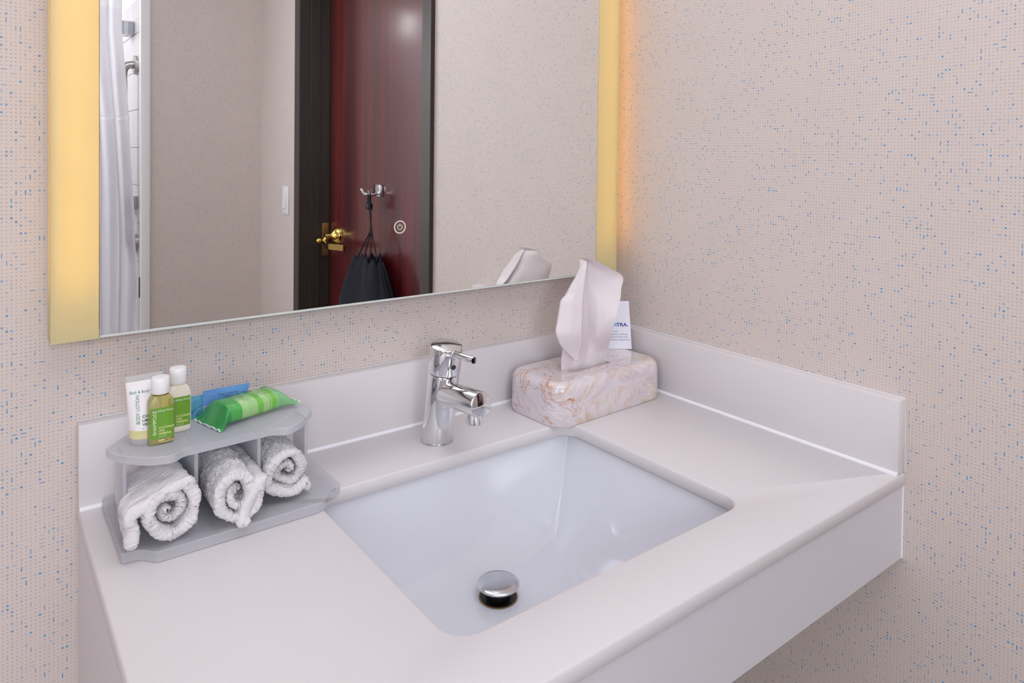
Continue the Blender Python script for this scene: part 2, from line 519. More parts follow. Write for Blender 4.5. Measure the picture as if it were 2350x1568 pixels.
def cloth(name, c1, c2, scale=400, b=.2, rough=.9, trans=0.0):
    t = NT(name); tc = t.add('ShaderNodeTexCoord').outputs['Object']
    n = t.noise(scale, 3, .6, tc).outputs[0]; n2 = t.noise(12, 3, .6, tc).outputs[0]
    c = t.mix(n2, c1, c2)
    p = t.pbsdf(c, rough, 0, t.bump(n, b, .0006), .2)
    if trans:
        tl = t.add('ShaderNodeBsdfTranslucent', {0: c})
        m = t.add('ShaderNodeMixShader', {0: trans}); t.put(m.inputs[1], p); t.put(m.inputs[2], tl.outputs[0]); p = m.outputs[0]
    return t.done(p)

MT = dict(
    wallpaper=wallpaper(),
    ceiling=plain('ceiling_paint', (.86, .85, .84), .8),
    floor=plain('floor_tile', srgb(178, 168, 158), .4),
    wall_plain=plain('painted_wall', srgb(206, 198, 192), .7),
    quartz=quartz('white_quartz', srgb(220, 214, 215), srgb(225, 219, 220), .40),
    apron=plain('white_laminate', srgb(218, 213, 218), .35, var=.015),
    caulk=plain('white_caulk', srgb(240, 238, 243), .2, var=.01),
    porcelain=porcelain(),
    chrome=plain('chrome', (.80, .80, .82), .05, 1.0, var=.01),
    chrome_dull=plain('scuffed_chrome', (.62, .64, .67), .22, 1.0, bump_scale=300, bump_s=.05, var=.12),
    dark=plain('black_rubber_drain_dark', (.006, .006, .006), .4),
    rust=plain('rusty_brass', srgb(150, 118, 70), .4, .6),
    hole=plain('dark_socket', (.03, .025, .02), .5),
    mirror=mirror_glass(),
    glass_edge=plain('mirror_glass_edge', srgb(212, 216, 210), .15, var=.02),
    mirror_back=plain('mirror_back', srgb(120, 118, 116), .6),
    diffuser=diffuser(), diffuser_side=diffuser('light_side', .88), diffuser_dim=diffuser('light_side_dim', .30),
    led=emitter('amber_led', (1.0, .64, .08), 8.0),
    icon=emitter('icon_light', srgb(226, 214, 196), .85),
    frame=plain('dark_bronze_metal', srgb(62, 54, 52), .42, var=.06),
    mahogany=mahogany(),
    brass=plain('polished_brass', (.78, .56, .16), .12, 1.0, var=.03),
    brass_dull=plain('dull_brass', (.42, .26, .12), .35, .8),
    black_cloth=cloth('black_cloth', (.018, .019, .026), (.032, .033, .042), 900, .3),
    cord=plain('black_cord', (.008, .008, .009), .7, bump_scale=900),
    plastic=plain('white_plastic', srgb(238, 236, 240), .3, var=.01),
    cap=plain('white_cap_plastic', srgb(240, 238, 238), .35, var=.01, sss=.2, sss_r=(.004, .004, .004)),
    acrylic=acrylic(),
    terry=terry(),
    tube=plain('white_tube', srgb(236, 232, 232), .35, var=.01),
    tube_cap=plain('pale_yellow_cap', srgb(222, 214, 160), .3, var=.02),
    clear=clear_cap(),
    shampoo=shampoo_liquid(),
    cream=plain('cream_plastic', srgb(232, 222, 208), .3, var=.01, sss=.2, sss_r=(.004, .003, .002)),
    label=stripes_label(),
    ink_green=plain('green_ink', srgb(58, 128, 94), .5),
    ink_dark=plain('dark_green_ink', srgb(38, 92, 60), .5),
    ink_white=plain('white_ink', srgb(240, 244, 232), .5),
    ink_yellow=plain('pale_yellow_ink', srgb(222, 226, 150), .5),
    ink_navy=plain('navy_ink', srgb(44, 72, 132), .5),
    ink_blue=plain('blue_ink', srgb(48, 60, 160), .5),
    ink_sky=plain('sky_blue_ink', srgb(84, 168, 236), .5),
    ink_grey=plain('grey_blue_ink', srgb(126, 128, 178), .5),
    ink_soft=plain('faint_grey_ink', srgb(150, 160, 172), .5),
    teal=packet_teal(), blue_packet=packet_blue(), soap=soap_wrap(),
    marble=marble(),
    tissue=cloth('tissue_paper', srgb(248, 238, 240), srgb(251, 243, 245), 500, .15, .95, .12),
    card=plain('white_card', srgb(238, 236, 246), .5, var=.01),
    curtain=cloth('white_curtain', srgb(240, 238, 243), srgb(246, 244, 249), 600, .1, .8, .42),
    curtain_sheer=cloth('bright_curtain_band', srgb(248, 247, 250), srgb(252, 251, 253), 600, .1, .8, .42),
    steel=plain('brushed_steel', (.50, .48, .45), .30, 1.0, var=.06),
    tile=plain('white_tile', srgb(222, 220, 223), .2, var=.015),
    tile_grey=plain('grey_tile', srgb(190, 192, 198), .2, var=.05),
    tile_light=plain('light_grey_tile', srgb(214, 216, 226), .2, var=.02),
    grout=plain('white_grout', srgb(216, 213, 214), .8),
    trim=plain('white_trim', srgb(238, 235, 236), .25, var=.01),
    tub=plain('white_enamel', srgb(240, 238, 240), .15, var=.01),
)

# ------------------------------------------------------------------ the room
def wall_quads(name, quads, mat):
    """quads of 4 points with metre UVs: (p0, p1, p2, p3, (u0, v0), (du, dv))"""
    V, F, UV = [], [], []
    for (pts, uvs) in quads:
        b = len(V); V += [Vector(p) for p in pts]; F.append(tuple(range(b, b+4))); UV += uvs
    me = bpy.data.meshes.new(name); me.from_pydata([tuple(v) for v in V], [], F); me.update()
    l = me.uv_layers.new(name='UVMap')
    for i, uv in enumerate(UV): l.data[i].uv = uv
    o = finish(name, me, mat, None, smooth=False); o['kind'] = 'structure'
    return o

def slab_wall(name, boxes, axis, mat):
    """solid wall pieces; UV runs along the wall (axis 0 = x, 1 = y) and up z"""
    quads = []
    for (x0, x1, y0, y1, z0, z1) in boxes:
        c = [(x0, y0), (x1, y0), (x1, y1), (x0, y1)]
        for i in range(4):
            a, b = c[i], c[(i+1) % 4]
            pts = [(a[0], a[1], z0), (b[0], b[1], z0), (b[0], b[1], z1), (a[0], a[1], z1)]
            k = axis if abs(a[axis]-b[axis]) > 1e-6 else 1-axis
            quads.append((pts, [(a[k]+3, z0+2), (b[k]+3, z0+2), (b[k]+3, z1+2), (a[k]+3, z1+2)]))
        quads.append(([(x0, y0, z1), (x1, y0, z1), (x1, y1, z1), (x0, y1, z1)], [(0, 0), (0, 0), (0, 0), (0, 0)]))
        quads.append(([(x0, y1, z0), (x1, y1, z0), (x1, y0, z0), (x0, y0, z0)], [(0, 0), (0, 0), (0, 0), (0, 0)]))
    return wall_quads(name, quads, mat)

DY0, DY1, DZ = -1.775, -0.8328, 1.18        # door opening (between the jamb faces)
slab_wall('wall_back', [(XL-.1, W+.12, 0, .1, ZF, ZC)], 0, MT['wallpaper'])
slab_wall('wall_right', [(W, W+.12, DY1+.045, 0, ZF, ZC), (W, W+.12, YF, DY0-.045, ZF, ZC), (W, W+.12, DY0-.045, DY1+.045, DZ+.045, ZC)], 1, MT['wallpaper'])
slab_wall('wall_front', [(0.4485, W+.12, YT, YF, ZF, ZC)], 0, MT['wallpaper'])
slab_wall('wall_left', [(XL-.1, XL, YT, 0, ZF, ZC)], 1, MT['wallpaper'])
tag(box('wall_shower', XL-.1, .4485, YT-.1, YT, ZF, ZC, MT['tile']), kind='structure')
tag(box('floor', XL-.1, W+.25, YT-.1, .1, ZF-.1, ZF, MT['floor']), kind='structure')
tag(box('ceiling', XL-.1, W+.25, YT-.1, .1, ZC, ZC+.1, MT['ceiling']), kind='structure')

# tiled shower end wall (plane facing -x, beyond the far wall's edge)
ew = empty('wall_shower_end', (.44, -2.66, ZF)); tag(ew, kind='structure')
box('grout_bed', .4425, .4483, YT, YF-.001, ZF, ZC, MT['grout'], ew)
bmt = bmesh.new(); add_box(bmt, -.0035, .0035, -.0755, .0755, -.0775, .0775, .0012, 1)
me_t = bpy.data.meshes.new('tile'); bm_dummy = bmt; bmesh.ops.recalc_face_normals(bmt, faces=bmt.faces[:]); bmt.to_mesh(me_t); bmt.free(); me_t.materials.append(MT['tile'])
rows = [(-.62, 0)]
z = -.62
def tile_row(zc):
    for k in range(5):
        o = bpy.data.objects.new('tile', me_t); link(o, ew); o.location = (.4400, YF-.083-.153*k, zc)
zt = .9165
for k in range(10):
    zc = zt-.0785-.157*k
    if k == 4: zc -= 0
    tile_row(zc)
for k in range(5):
    o = bpy.data.objects.new('tile', me_t); link(o, ew); o.location = (.4400, YF-.083-.153*k, 1.014); o.scale = (1, 1, .52)
for k in range(5):
    o = bpy.data.objects.new('tile', me_t); link(o, ew); o.location = (.4400, YF-.083-.153*k, .946); o.scale = (1, 1, .35)
reparent_keep(ew)
tr = prism('trim_1', round_corners([(.4355, YF-.02, 0), (.4355, YF+.010, .004), (.4715, YF+.010, .004), (.4715, YF+.0003, 0), (.4480, YF+.0003, 0), (.4480, YF-.02, 0)], 3), ZF, ZC, MT['trim'])
tag(tr, kind='structure')
ds = box('dark_strip', .4325, .4355, YF-.012, YF+.004, -.165, -.082, MT['rust'], None, .001)
ds.data.materials[0] = plain('dark_brown_metal', srgb(74, 58, 44), .5)
tag(ds, 'short dark brown strip on the edge of the white shower trim', 'bracket')

# striped ceramic shelf blocks on the shower wall
for (yb_, zb_, lab) in ((-2.414, .919, 'grey and pale striped ceramic block on the shower wall above the grab bar'), (-2.335, .190, 'grey striped ceramic block low on the shower wall beside the curtain edge')):
    sd_ = empty('soap_dish', (.436, yb_-.05, zb_)); tag(sd_, lab, 'soap dish')
    for k, mk in enumerate(('tile_grey', 'tile_light', 'tile_grey')):
        bw_ = .0195 if zb_ > .5 else .0098; x1_ = .4362-bw_*k
        box('block', x1_-bw_+.0002, x1_, yb_-.09, yb_, zb_, zb_+.055, MT[mk], sd_, .0015, 1)
    reparent_keep(sd_)

# bathtub front (below the mirror's view, carries the curtain side)
tub = empty('bathtub', (-.4, -2.68, ZF)); tag(tub, 'white bathtub in the shower alcove behind the curtain', 'bathtub')
bm = bmesh.new()
o_ = rrect(XL+.002, .4355, YT+.002, -2.345, .02, 4); i_ = rrect(XL+.10, .36, YT+.07, -2.42, .12, 4)
loops = [(o_, ZF+.0005), (o_, ZF+.40), (i_, ZF+.40), (rrect(XL+.16, .30, YT+.12, -2.47, .10, 4), ZF+.08)]
prev = None
for lp, zz in loops:
    vs = [bm.verts.new((x, y, zz)) for x, y in lp]
    if prev:
        for k in range(len(vs)):
            bm.faces.new((prev[k], prev[(k+1) % len(vs)], vs[(k+1) % len(vs)], vs[k]))
    prev = vs
bm.faces.new(prev)
bm_obj('basin', bm, MT['tub'], tub)
reparent_keep(tub)

# shower curtain, bunched at the right end of its rod
rod = empty('curtain_rod', (.43, -2.30, 1.3)); tag(rod, 'steel shower curtain rod across the bath alcove', 'curtain rod')
tube('pole', [(XL+.002, -2.30, 1.30), (.437, -2.30, 1.30)], .0125, MT['steel'], rod)
for xx, d in ((.4370, -1), (XL+.001, 1)):
    lathe('flange', [(.03, 0), (.03, .008), (.018, .014)], (xx, -2.30, 1.30), (xx+d, -2.30, 1.30), MT['steel'], rod, 24)
reparent_keep(rod)

def curtain_sheet(name, z0, z1, yoff, mat, parent, phase=0.0, amp=.022, nz=46):
    V, F = [], []; nx = 150
    for j in range(nz+1):
        zz = z0+(z1-z0)*j/nz
        # right edge creeps outwards as the cloth falls
        xr = .372 + .030*min(1, max(0, (.92-zz)/.40)) + .018*min(1, max(0, (.5-zz)/.6))
        for i in range(nx+1):
            s = i/nx
            x = -.02 + (xr+.02)*s
            ph = s*7.2*2*pi + phase + .5*sin(zz*2.6+s*5) + .35*sin(zz*7+s*11)
            a = amp*(1+.25*sin(zz*3+s*9))
            y = -2.300 + a*.95*sin(ph) + .006*sin(2*ph+zz*3) + yoff
            V.append((x+.008*cos(ph)*(.6+.4*sin(zz*4)), y, zz))
    for j in range(nz):
        for i in range(nx):
            a = j*(nx+1)+i
            F.append((a, a+1, a+nx+2, a+nx+1))
    return mesh_obj(name, V, F, mat, parent, angle=0)
cur = empty('shower_curtain', (.2, -2.315, 1.27)); tag(cur, 'white fabric shower curtain bunched in folds beside the mirror light', 'curtain')
curtain_sheet('upper_panel', .57, 1.0, 0, MT['curtain'], cur, 0)
curtain_sheet('top_band', 1.0, 1.29, .001, MT['curtain_sheer'], cur, 0, nz=14)
curtain_sheet('hem_band', .555, .572, .0035, MT['curtain_sheer'], cur, 0, nz=3)
curtain_sheet('lower_panel', -.78, .557, .002, MT['curtain'], cur, .25, .026)
reparent_keep(cur)

# grab bar on the shower end wall
gb = empty('grab_bar', (.428, -2.325, .785)); tag(gb, 'brushed steel grab bar bent down from a round flange on shower wall', 'grab bar')
for zz in (.785, .05):
    lathe('flange', [(.039, 0), (.039, .009), (.036, .012), (.020, .0125)], (.4363, -2.35, zz), (0, -2.35, zz), MT['steel'], gb, 36)
pts = [(.430, -2.35, .785), (.418, -2.35, .785), (.400, -2.35, .780), (.3905, -2.35, .767), (.387, -2.35, .745), (.387, -2.35, .70)]
low = [(.387, -2.35, .13), (.387, -2.35, .09), (.3905, -2.35, .068), (.400, -2.35, .055), (.418, -2.35, .05), (.430, -2.35, .05)]
tube('bar', smooth_path(pts+low, 6), .0155, MT['steel'], gb, 20)
reparent_keep(gb)

# ------------------------------------------------------------------ door in the right wall (seen in the mirror)
dr = empty('door_1', (W, -1.3, ZF)); tag(dr, kind='structure')
XD = W+.115
box('door_leaf', XD, XD+.04, DY0+.004, DY1-.004, ZF+.008, DZ-.004, MT['mahogany'], dr, .001, 1)
def jamb(name, ys, yo):
    """frame profile: ys = opening face, yo = direction to the outside (+1/-1)"""
    P = [(W-.013, ys+yo*.050), (W-.013, ys+yo*.002), (W-.011, ys), (W+.030, ys), (W+.0315, ys+yo*.0012), (W+.0335, ys+yo*.0012), (W+.035, ys),
         (W+.062, ys), (W+.063, ys-yo*.004), (W+.070, ys-yo*.004), (W+.071, ys), (W+.108, ys), (W+.108, ys-yo*.0), (W+.114, ys+yo*.0), (W+.118, ys+yo*.001), (W+.118, ys+yo*.044), (W-.0005, ys+yo*.044), (W-.0005, ys+yo*.050)]
    if yo > 0: P = P[::-1]
    return prism(name, P, ZF, DZ+.05, MT['frame'], dr)
jamb('jamb', DY0, -1); jamb('jamb', DY1, 1)
box('head', W-.0125, W+.118, DY0, DY1, DZ, DZ+.05, MT['frame'], dr, .001, 1)
# strike plate on the far jamb
sp_ = box('strike_plate', W+.084, W+.110, DY0-.0005, DY0+.0018, .022, .152, MT['brass_dull'], dr, .0006, 1)
for zz in (.137, .037):
    lathe('screw', [(.0042, 0), (.0036, .001)], (W+.097, DY0+.0018, zz), (W+.097, DY0+1, zz), MT['brass_dull'], sp_, 14)
box('latch_bolt', W+.090, W+.104, DY0+.0018, DY0+.008, .072, .096, MT['chrome_dull'], sp_, .002, 2)
# lever handle
lv = lathe('lever_handle', [(.0, 0), (.036, 0), (.036, .004), (.033, .012), (.024, .022), (.012, .028), (.0105, .030), (.0105, .055)][1:], (XD, -1.695, .108), (0, -1.695, .108), MT['brass'], dr, 40)
tube('spindle', [(XD-.028, -1.695, .108), (.985, -1.695, .10), (.978, -1.695, .088)], .010, MT['brass'], lv, 16)
bm = bmesh.new()
def bar(bm, pts, hz, wx):
    prev = None
    for (x, y, z, s) in pts:
        vs = [bm.verts.new((x+dx*wx*s, y, z+dz*hz)) for dx, dz in ((-1, -1), (1, -1), (1, 1), (-1, 1))]
        if prev:
            for k in range(4): bm.faces.new((prev[k], prev[(k+1) % 4], vs[(k+1) % 4], vs[k]))
        else: bm.faces.new(vs[::-1])
        prev = vs
    bm.faces.new(prev)
bar(bm, [(.990, -1.735, .088, .8), (.985, -1.70, .083, 1), (.975, -1.665, .079, 1), (.967, -1.640, .078, 1), (.965, -1.60, .080, 1), (.966, -1.48, .088, .9)], .011, .0055)
bmesh.ops.bevel(bm, geom=bm.edges[:], offset=.0012, segments=2, affect='EDGES')
bm_obj('grip', bm, MT['brass'], lv)
lathe('privacy_knob', [(.004, -.006), (.008, -.004), (.0105, 0), (.011, .005), (.009, .010), (.004, .0125)], (.978, -1.735, .088), (.97, -1.745, .087), MT['brass'], lv, 20)
# robe hook on the door
HY, HZ = -1.337, .302
hk = box('robe_hook', XD-.012, XD, HY-.026, HY+.026, HZ-.021, HZ+.021, MT['chrome'], dr, .002, 2)
for s in (-1, 1):
    p = smooth_path([(XD-.010, HY+s*.012, HZ-.008), (XD-.035, HY+s*.016, HZ-.014), (XD-.050, HY+s*.024, HZ-.010), (XD-.056, HY+s*.030, HZ+.006)], 6)
    tube('hook_arm', p, [.0052]*(len(p)-3)+[.0058, .0062, .0055], MT['chrome'], hk, 12)
reparent_keep(dr)

# black drawstring bag hanging from the hook
bg = empty('drawstring_bag', (.985, -1.33, .06)); tag(bg, 'black cloth drawstring bag hanging by cords from the chrome door hook', 'bag')
BX, BY = .985, -1.315
V, F = [], []; NS = 96; rows = []
for j in range(34):
    t = j/33
    zz = .066 - .34*t
    ry = .085+.085*min(1, t*2.4)**.8 - .03*max(0, t-.75)/.25; rx = .024+.034*min(1, t*2)**.8
    if t > .86: q_ = (t-.86)/.14; ry *= sqrt(max(.04, 1-q_*q_)); rx *= sqrt(max(.04, 1-q_*q_))
    for k in range(NS):
        a = 2*pi*k/NS
        fold = 1+(.26*(1-t)+.24)*sin(5*a+1.0+.6*sin(2*t)) + (.07*(1-t)**2)*sin(13*a+2)
        gather = .010*(1-t)**3*sin(17*a)
        V.append((BX+rx*cos(a)*fold, BY-.012*t+ry*sin(a)*(1+.05*sin(3*a+t)), zz+gather+ (.012*cos(2*a)*(1-t)**2)))
for j in range(33):
    for k in range(NS):
        k2 = (k+1) % NS
        F.append((j*NS+k, j*NS+k2, (j+1)*NS+k2, (j+1)*NS+k))
F.append(tuple(reversed([33*NS+k for k in range(NS)])))
body = mesh_obj('pouch', V, F, MT['black_cloth'], bg, angle=0)
sm = body.modifiers.new('thickness', 'SOLIDIFY'); sm.thickness = .0015
tops = [(.972, -1.385, .058), (.975, -1.335, .066), (.975, -1.285, .070), (.985, -1.258, .074)]
for i, p in enumerate(tops):
    mid = (.992, -1.325+.004*i, .165)
    tube('cord', smooth_path([(p[0], p[1], p[2]-.012), p, ((p[0]+mid[0])/2, (p[1]+mid[1])/2, (p[2]+mid[2])/2), mid, (.990, -1.322+.003*(1.5-i), .235), (.985, -1.322+.005*(1.5-i), .292)], 6), .0024, MT['cord'], bg, 8)
box('cord_lock', .984, 1.002, -1.345, -1.325, .236, .258, MT['dark'], bg, .003, 2)
box('cord_tab', .986, .998, -1.340, -1.328, .258, .285, MT['cord'], bg, .002, 1)
reparent_keep(bg)

# light switch on the right wall past the door
sw = empty('light_switch', (W, -1.946, .236)); tag(sw, 'white rocker light switch on wallpaper left of the dark door frame', 'light switch')
box('plate', W-.006, W, -1.983, -1.913, .179, .294, MT['plastic'], sw, .002, 2)
bm = bmesh.new()
add_box(bm, W-.0085, W-.005, -1.9645, -1.9315, .203, .270, .0008, 1)
for v in bm.verts:
    if v.co.z < .236 and v.co.x < W-.006: v.co.x -= .003*(.236-v.co.z)/.033
bm_obj('rocker', bm, MT['plastic'], sw)
for zz in (.1885, .2845):
    lathe('screw', [(.0028, 0), (.0024, .0008)], (W-.006, -1.948, zz), (0, -1.948, zz), MT['plastic'], sw, 12)
reparent_keep(sw)

# ------------------------------------------------------------------ vanity
SX0, SX1, SY0, SY1 = .2375, .665, -.4785, -.150    # sink opening
ct = empty('countertop', (W/2, -D/2, 0)); tag(ct, 'white quartz vanity countertop with sink cutout between backsplash and wallpaper', 'countertop')
def slab():
    bm = bmesh.new()
    e = .0005
    def loops(fn, sgn):
        r = .0024; prev = None; first = None; Ls = []
        for (ins, zz) in ((r, 0), (r*.55, -.0004), (r*.2, -.0016), (0, -r), (0, -CT+.001), (.001, -CT)):
            Ls.append([bm.verts.new((x, y, zz)) for x, y in fn(ins*sgn)])
        for a, b in zip(Ls, Ls[1:]):
            n = len(a)
            for k in range(n): bm.faces.new((a[k], a[(k+1) % n], b[(k+1) % n], b[k]))
        return Ls
    def outer(i): return rrect(0+i, W-e-i*.3, -D+i, -e-i*.1, .0015, 3)
    def inner(i): return rrect(SX0-i, SX1+i, SY0-i, SY1+i, .030+i, 10)
    Lo = loops(outer, 1); Li = loops(inner, 1)
    for idx in (0, -1):
        es = []
        for L in (Lo[idx], Li[idx]):
            for k in range(len(L)):
                es.append(bm.edges.get((L[k], L[(k+1) % len(L)])))
        bmesh.ops.triangle_fill(bm, use_beauty=True, edges=es)
    return bm_obj('slab', bm, MT['quartz'], ct, angle=50)
slab()
box('backsplash', 0.0005, W-.0005, -BT, -.0005, .0003, BH, MT['quartz'], ct, .0012, 2)
box('side_splash', W-BT, W-.0005, -D+.001, -BT-.0004, .0003, BH, MT['quartz'], ct, .0012, 2)
tube('caulk_bead', [(.001, -BT-.0008, .0008), (W-BT, -BT-.0008, .0008)], .0032, MT['caulk'], ct, 12)
tube('caulk_bead', [(W-BT-.0008, -BT, .0008), (W-BT-.0008, -D+.001, .0008)], .0036, MT['caulk'], ct, 12)
tube('caulk_bead', [(.002, -.0008, BH), (W, -.0008, BH)], .0012, MT['quartz'], ct, 8)
tube('caulk_bead', [(W-.0008, 0, BH), (W-.0008, -D+.001, BH), (W-.0008, -D+.0005, .0)], .0012, MT['quartz'], ct, 8)
reparent_keep(ct)

vb = empty('vanity_base', (W/2, -D/2, ZF)); tag(vb, 'white laminate vanity base, apron under the countertop front', 'vanity')
box('apron', .019, W-.001, -D+.0022, -D+.020, -AH, -CT-.0006, MT['apron'], vb, .0008, 1)
box('side_panel', .002, .019, -D+.0022, -.001, ZF, -CT-.0006, MT['apron'], vb, .0008, 1)
box('back_rail', .019, W-.001, -.03, -.012, -AH-.05, -CT-.0006, MT['apron'], vb, .0008, 1)
tube('caulk_bead', [(W-.0012, -D+.0022, -AH+.001), (W-.0012, -D+.0022, -.001)], .0016, MT['caulk'], vb, 8)
reparent_keep(vb)

# sink basin
sk = empty('sink', ((SX0+SX1)/2, (SY0+SY1)/2, -.155)); tag(sk, 'white porcelain undermount sink basin set in the countertop', 'sink')
XC, YC, HA, HB, ZR, DP = (SX0+SX1)/2, (SY0+SY1)/2, (SX1-SX0)/2+.006, (SY1-SY0)/2+.006, -CT-.0012, .1315
def smax(a, b, k=.005):
    h = max(0, min(1, .5+.5*(a-b)/k)); return b*(1-h)+a*h+k*h*(1-h)
def basin_z(x, y):
    u = min(1, abs(x-XC)/HA); v = min(1, abs(y-YC)/HB)
    fx = ZR-DP*(1-u**4.8); fy = ZR-DP*(1-v**5.0)
    dp = min(1, max(0, (ZR-max(fx, fy))/DP))
    zz = smax(fx, fy, .0050+.004*dp**4)
    return min(ZR, zz)
V, F = [], []; NX, NY = 200, 190
for j in range(NY+1):
    q = -1+2*j/NY; v = (abs(q)**.55)*(1 if q > 0 else -1)
    for i in range(NX+1):
        u = -1+2*i/NX; u = (abs(u)**.85)*(1 if u > 0 else -1)
        x, y = XC+u*HA, YC+v*HB
        V.append((x, y, basin_z(x, y)))
for j in range(NY):
    for i in range(NX):
        a = j*(NX+1)+i; F.append((a, a+1, a+NX+2, a+NX+1))
bowl = mesh_obj('bowl', V, F, MT['porcelain'], sk, angle=0)
sm = bowl.modifiers.new('thickness', 'SOLIDIFY'); sm.thickness = .008; sm.offset = -1
bm = bmesh.new()
lo, li = rrect(SX0-.025, SX1+.025, SY0-.025, SY1+.025, .05, 8), rrect(SX0-.0055, SX1+.0055, SY0-.0055, SY1+.0055, .004, 8)
A = [bm.verts.new((x, y, ZR)) for x, y in lo]; B = [bm.verts.new((x, y, ZR)) for x, y in li]
A2 = [bm.verts.new((x, y, ZR-.012)) for x, y in lo]; B2 = [bm.verts.new((x, y, ZR-.012)) for x, y in li]
n = len(A)
for k in range(n):
    k2 = (k+1) % n
    for P, Q in ((A, B), (B, B2), (B2, A2), (A2, A)): bm.faces.new((P[k], P[k2], Q[k2], Q[k]))
bm_obj('rim', bm, MT['porcelain'], sk)
DX, DYC = .447, -.2600; ZD = basin_z(DX, DYC)
dn = lathe('drain', [(.0238, .0004), (.0257, .0005), (.0256, .0010), (.0250, .0013), (.0240, .0012), (.0236, .0008)], (DX, DYC, ZD), (DX, DYC, 1), MT['rust'], sk, 48)
lathe('throat', [(.0236, .0002), (.0236, .0009)], (DX, DYC, ZD), (DX, DYC, 1), MT['dark'], dn, 32)  # black disc stands in for the shade inside the open drain
lathe('stopper_stem', [(.016, .0008), (.016, .0135), (.020, .0155)], (DX, DYC, ZD), (DX, DYC, 1), MT['dark'], dn, 32)
lathe('stopper', [(.020, .0148), (.0268, .0155), (.0278, .0168), (.0276, .0184), (.0262, .0196), (.018, .0206), (.008, .0212), (.001, .0213)], (DX, DYC, ZD), (DX, DYC, 1), MT['chrome_dull'], dn, 64)
reparent_keep(sk)

# ------------------------------------------------------------------ faucet
fc = empty('faucet', (.456, -.089, 0)); tag(fc, 'single lever chrome faucet standing on the counter behind the sink', 'faucet')
A0 = Vector((.456, -.089, 0)); A1 = Vector((.456, -.1135, .150)); AX = (A1-A0).normalized()
L = (A1-A0).length
bmv, bmf = lathe_vf([(.0232, 0), (.0232, .004), (.0231, .105), (.0226, .108), (.0222, .109)], A0, A1, 64)
# the base is cut level with the counter
for v in bmv[:128]:
    v -= AX*(v.z/AX.z) if v in bmv[:64] else Vector((0, 0, 0))
for k in range(64):
    v = bmv[64+k]; vb_ = bmv[k]; bmv[64+k] = vb_+AX*.006
mesh_obj('body', bmv, bmf, MT['chrome'], fc, angle=35)
hd = lathe('lever_cap', [(.0222, .110), (.0236, .1108), (.0240, .112), (.0240, L-.003), (.0234, L-.001), (.0220, L), (.004, L+.0008)], A0, A1, MT['chrome'], fc, 64)
fr = Vector((0, -1, 0)); fr = (fr-AX*fr.dot(AX)).normalized()     # forward, square to the leaning axis
pc = A0+AX*(L-.0105)
pin_d = Vector((0, -1, .05)).normalized()
lathe('lever_pin', [(.0050, .018), (.0050, .0725), (.0045, .0738), (.001, .074)], pc, pc+pin_d, MT['chrome'], hd, 24)
pq = A0+AX*(L-.026)+fr*.0234
lathe('set_screw_hole', [(.0036, -.001), (.0036, .0012), (.0030, .0014)], pq, pq+fr, MT['hole'], hd, 20)
S0 = A0+AX*.078; S1 = Vector((.456, -.2045, .0865)); sd = (S1-S0).normalized(); SL = (S1-S0).length
spout = lathe('spout', [(.0185, .004), (.0178, .04), (.0178, SL-.002), (.0172, SL-.0004), (.0155, SL+.0006), (.001, SL+.0016)], S0, S1, MT['chrome'], fc, 56)
sdn = frame_of(S0, S1)
dnv = Vector((0, 0, -1)); dnv = (dnv-sd*dnv.dot(sd)).normalized()
pa = S0+sd*(SL-.0185)
lathe('aerator', [(.0120, .010), (.0120, .0285), (.0112, .0295), (.0100, .0295)], pa, pa+dnv, MT['chrome'], fc, 40)
lathe('base_ring', [(.0245, .0002), (.0245, .0012), (.0232, .0016)], A0, A0+Vector((0, 0, 1)), MT['chrome_dull'], fc, 48)
reparent_keep(fc)

# ------------------------------------------------------------------ lighted mirror
XM0, XM1, XO0, XO1, ZT = .0195, .8285, -.0292, .8830, 1.02
mr = empty('lighted_mirror', ((XM0+XM1)/2, 0, ZB)); tag(mr, 'wall mirror with a glowing yellow light strip down each side', 'mirror')
box('mirror_glass', XM0, XM1, -M, -M+.005, ZB+.002, ZT, MT['mirror'], mr)
box('edge_strip', XM0, XM1, -M-.0004, -M+.006, ZB-.0012, ZB+.0018, MT['glass_edge'], mr, .0004, 1)
box('backing', XM0+.004, XM1-.004, -M+.006, -.012, ZB+.004, ZT-.004, MT['mirror_back'], mr)
for (xa, xb, out) in ((XO0, XM0-.0008, -1), (XM1+.0008, XO1, 1)):
    # hollow acrylic channel: front, outer side, bottom and top
    bm = bmesh.new(); th = .003
    add_box(bm, xa, xb, -M-.0003, -M+th, ZB-.002, ZT)
    add_box(bm, xa+(th if out < 0 else 0), xb-(th if out > 0 else 0), -M+th, -.006, ZB-.002, ZB+.001)
    add_box(bm, xa+(th if out < 0 else 0), xb-(th if out > 0 else 0), -M+th, -.006, ZT-.003, ZT)
    lp = bm_obj('light_panel', bm, MT['diffuser'], mr, smooth=False)
    if out < 0: box('side_wall', xa, xa+th, -M+th, -.004, ZB-.002, ZT, MT['diffuser_dim'], lp)
    else: box('side_wall', xb-th, xb, -M+th, -.004, ZB-.002, ZT, MT['diffuser_side'], lp)
    box('back_plate', xa+.004, xb-.004, -.008, -.004, ZB+.002, ZT-.004, MT['plastic'], lp)
    xi = xb-.012 if out < 0 else xa+.034
    box('led_bar', xi-.004, xi+.004, -.020, -.012, ZB+.050, ZT-.03, MT['led'], lp)
    if out < 0: box('led_bar', xa+.0130, xa+.0142, -.020, -.012, ZB+.050, ZT-.03, MT['led'], lp)  # extra thin bar added inside to brighten the strip's outer edge
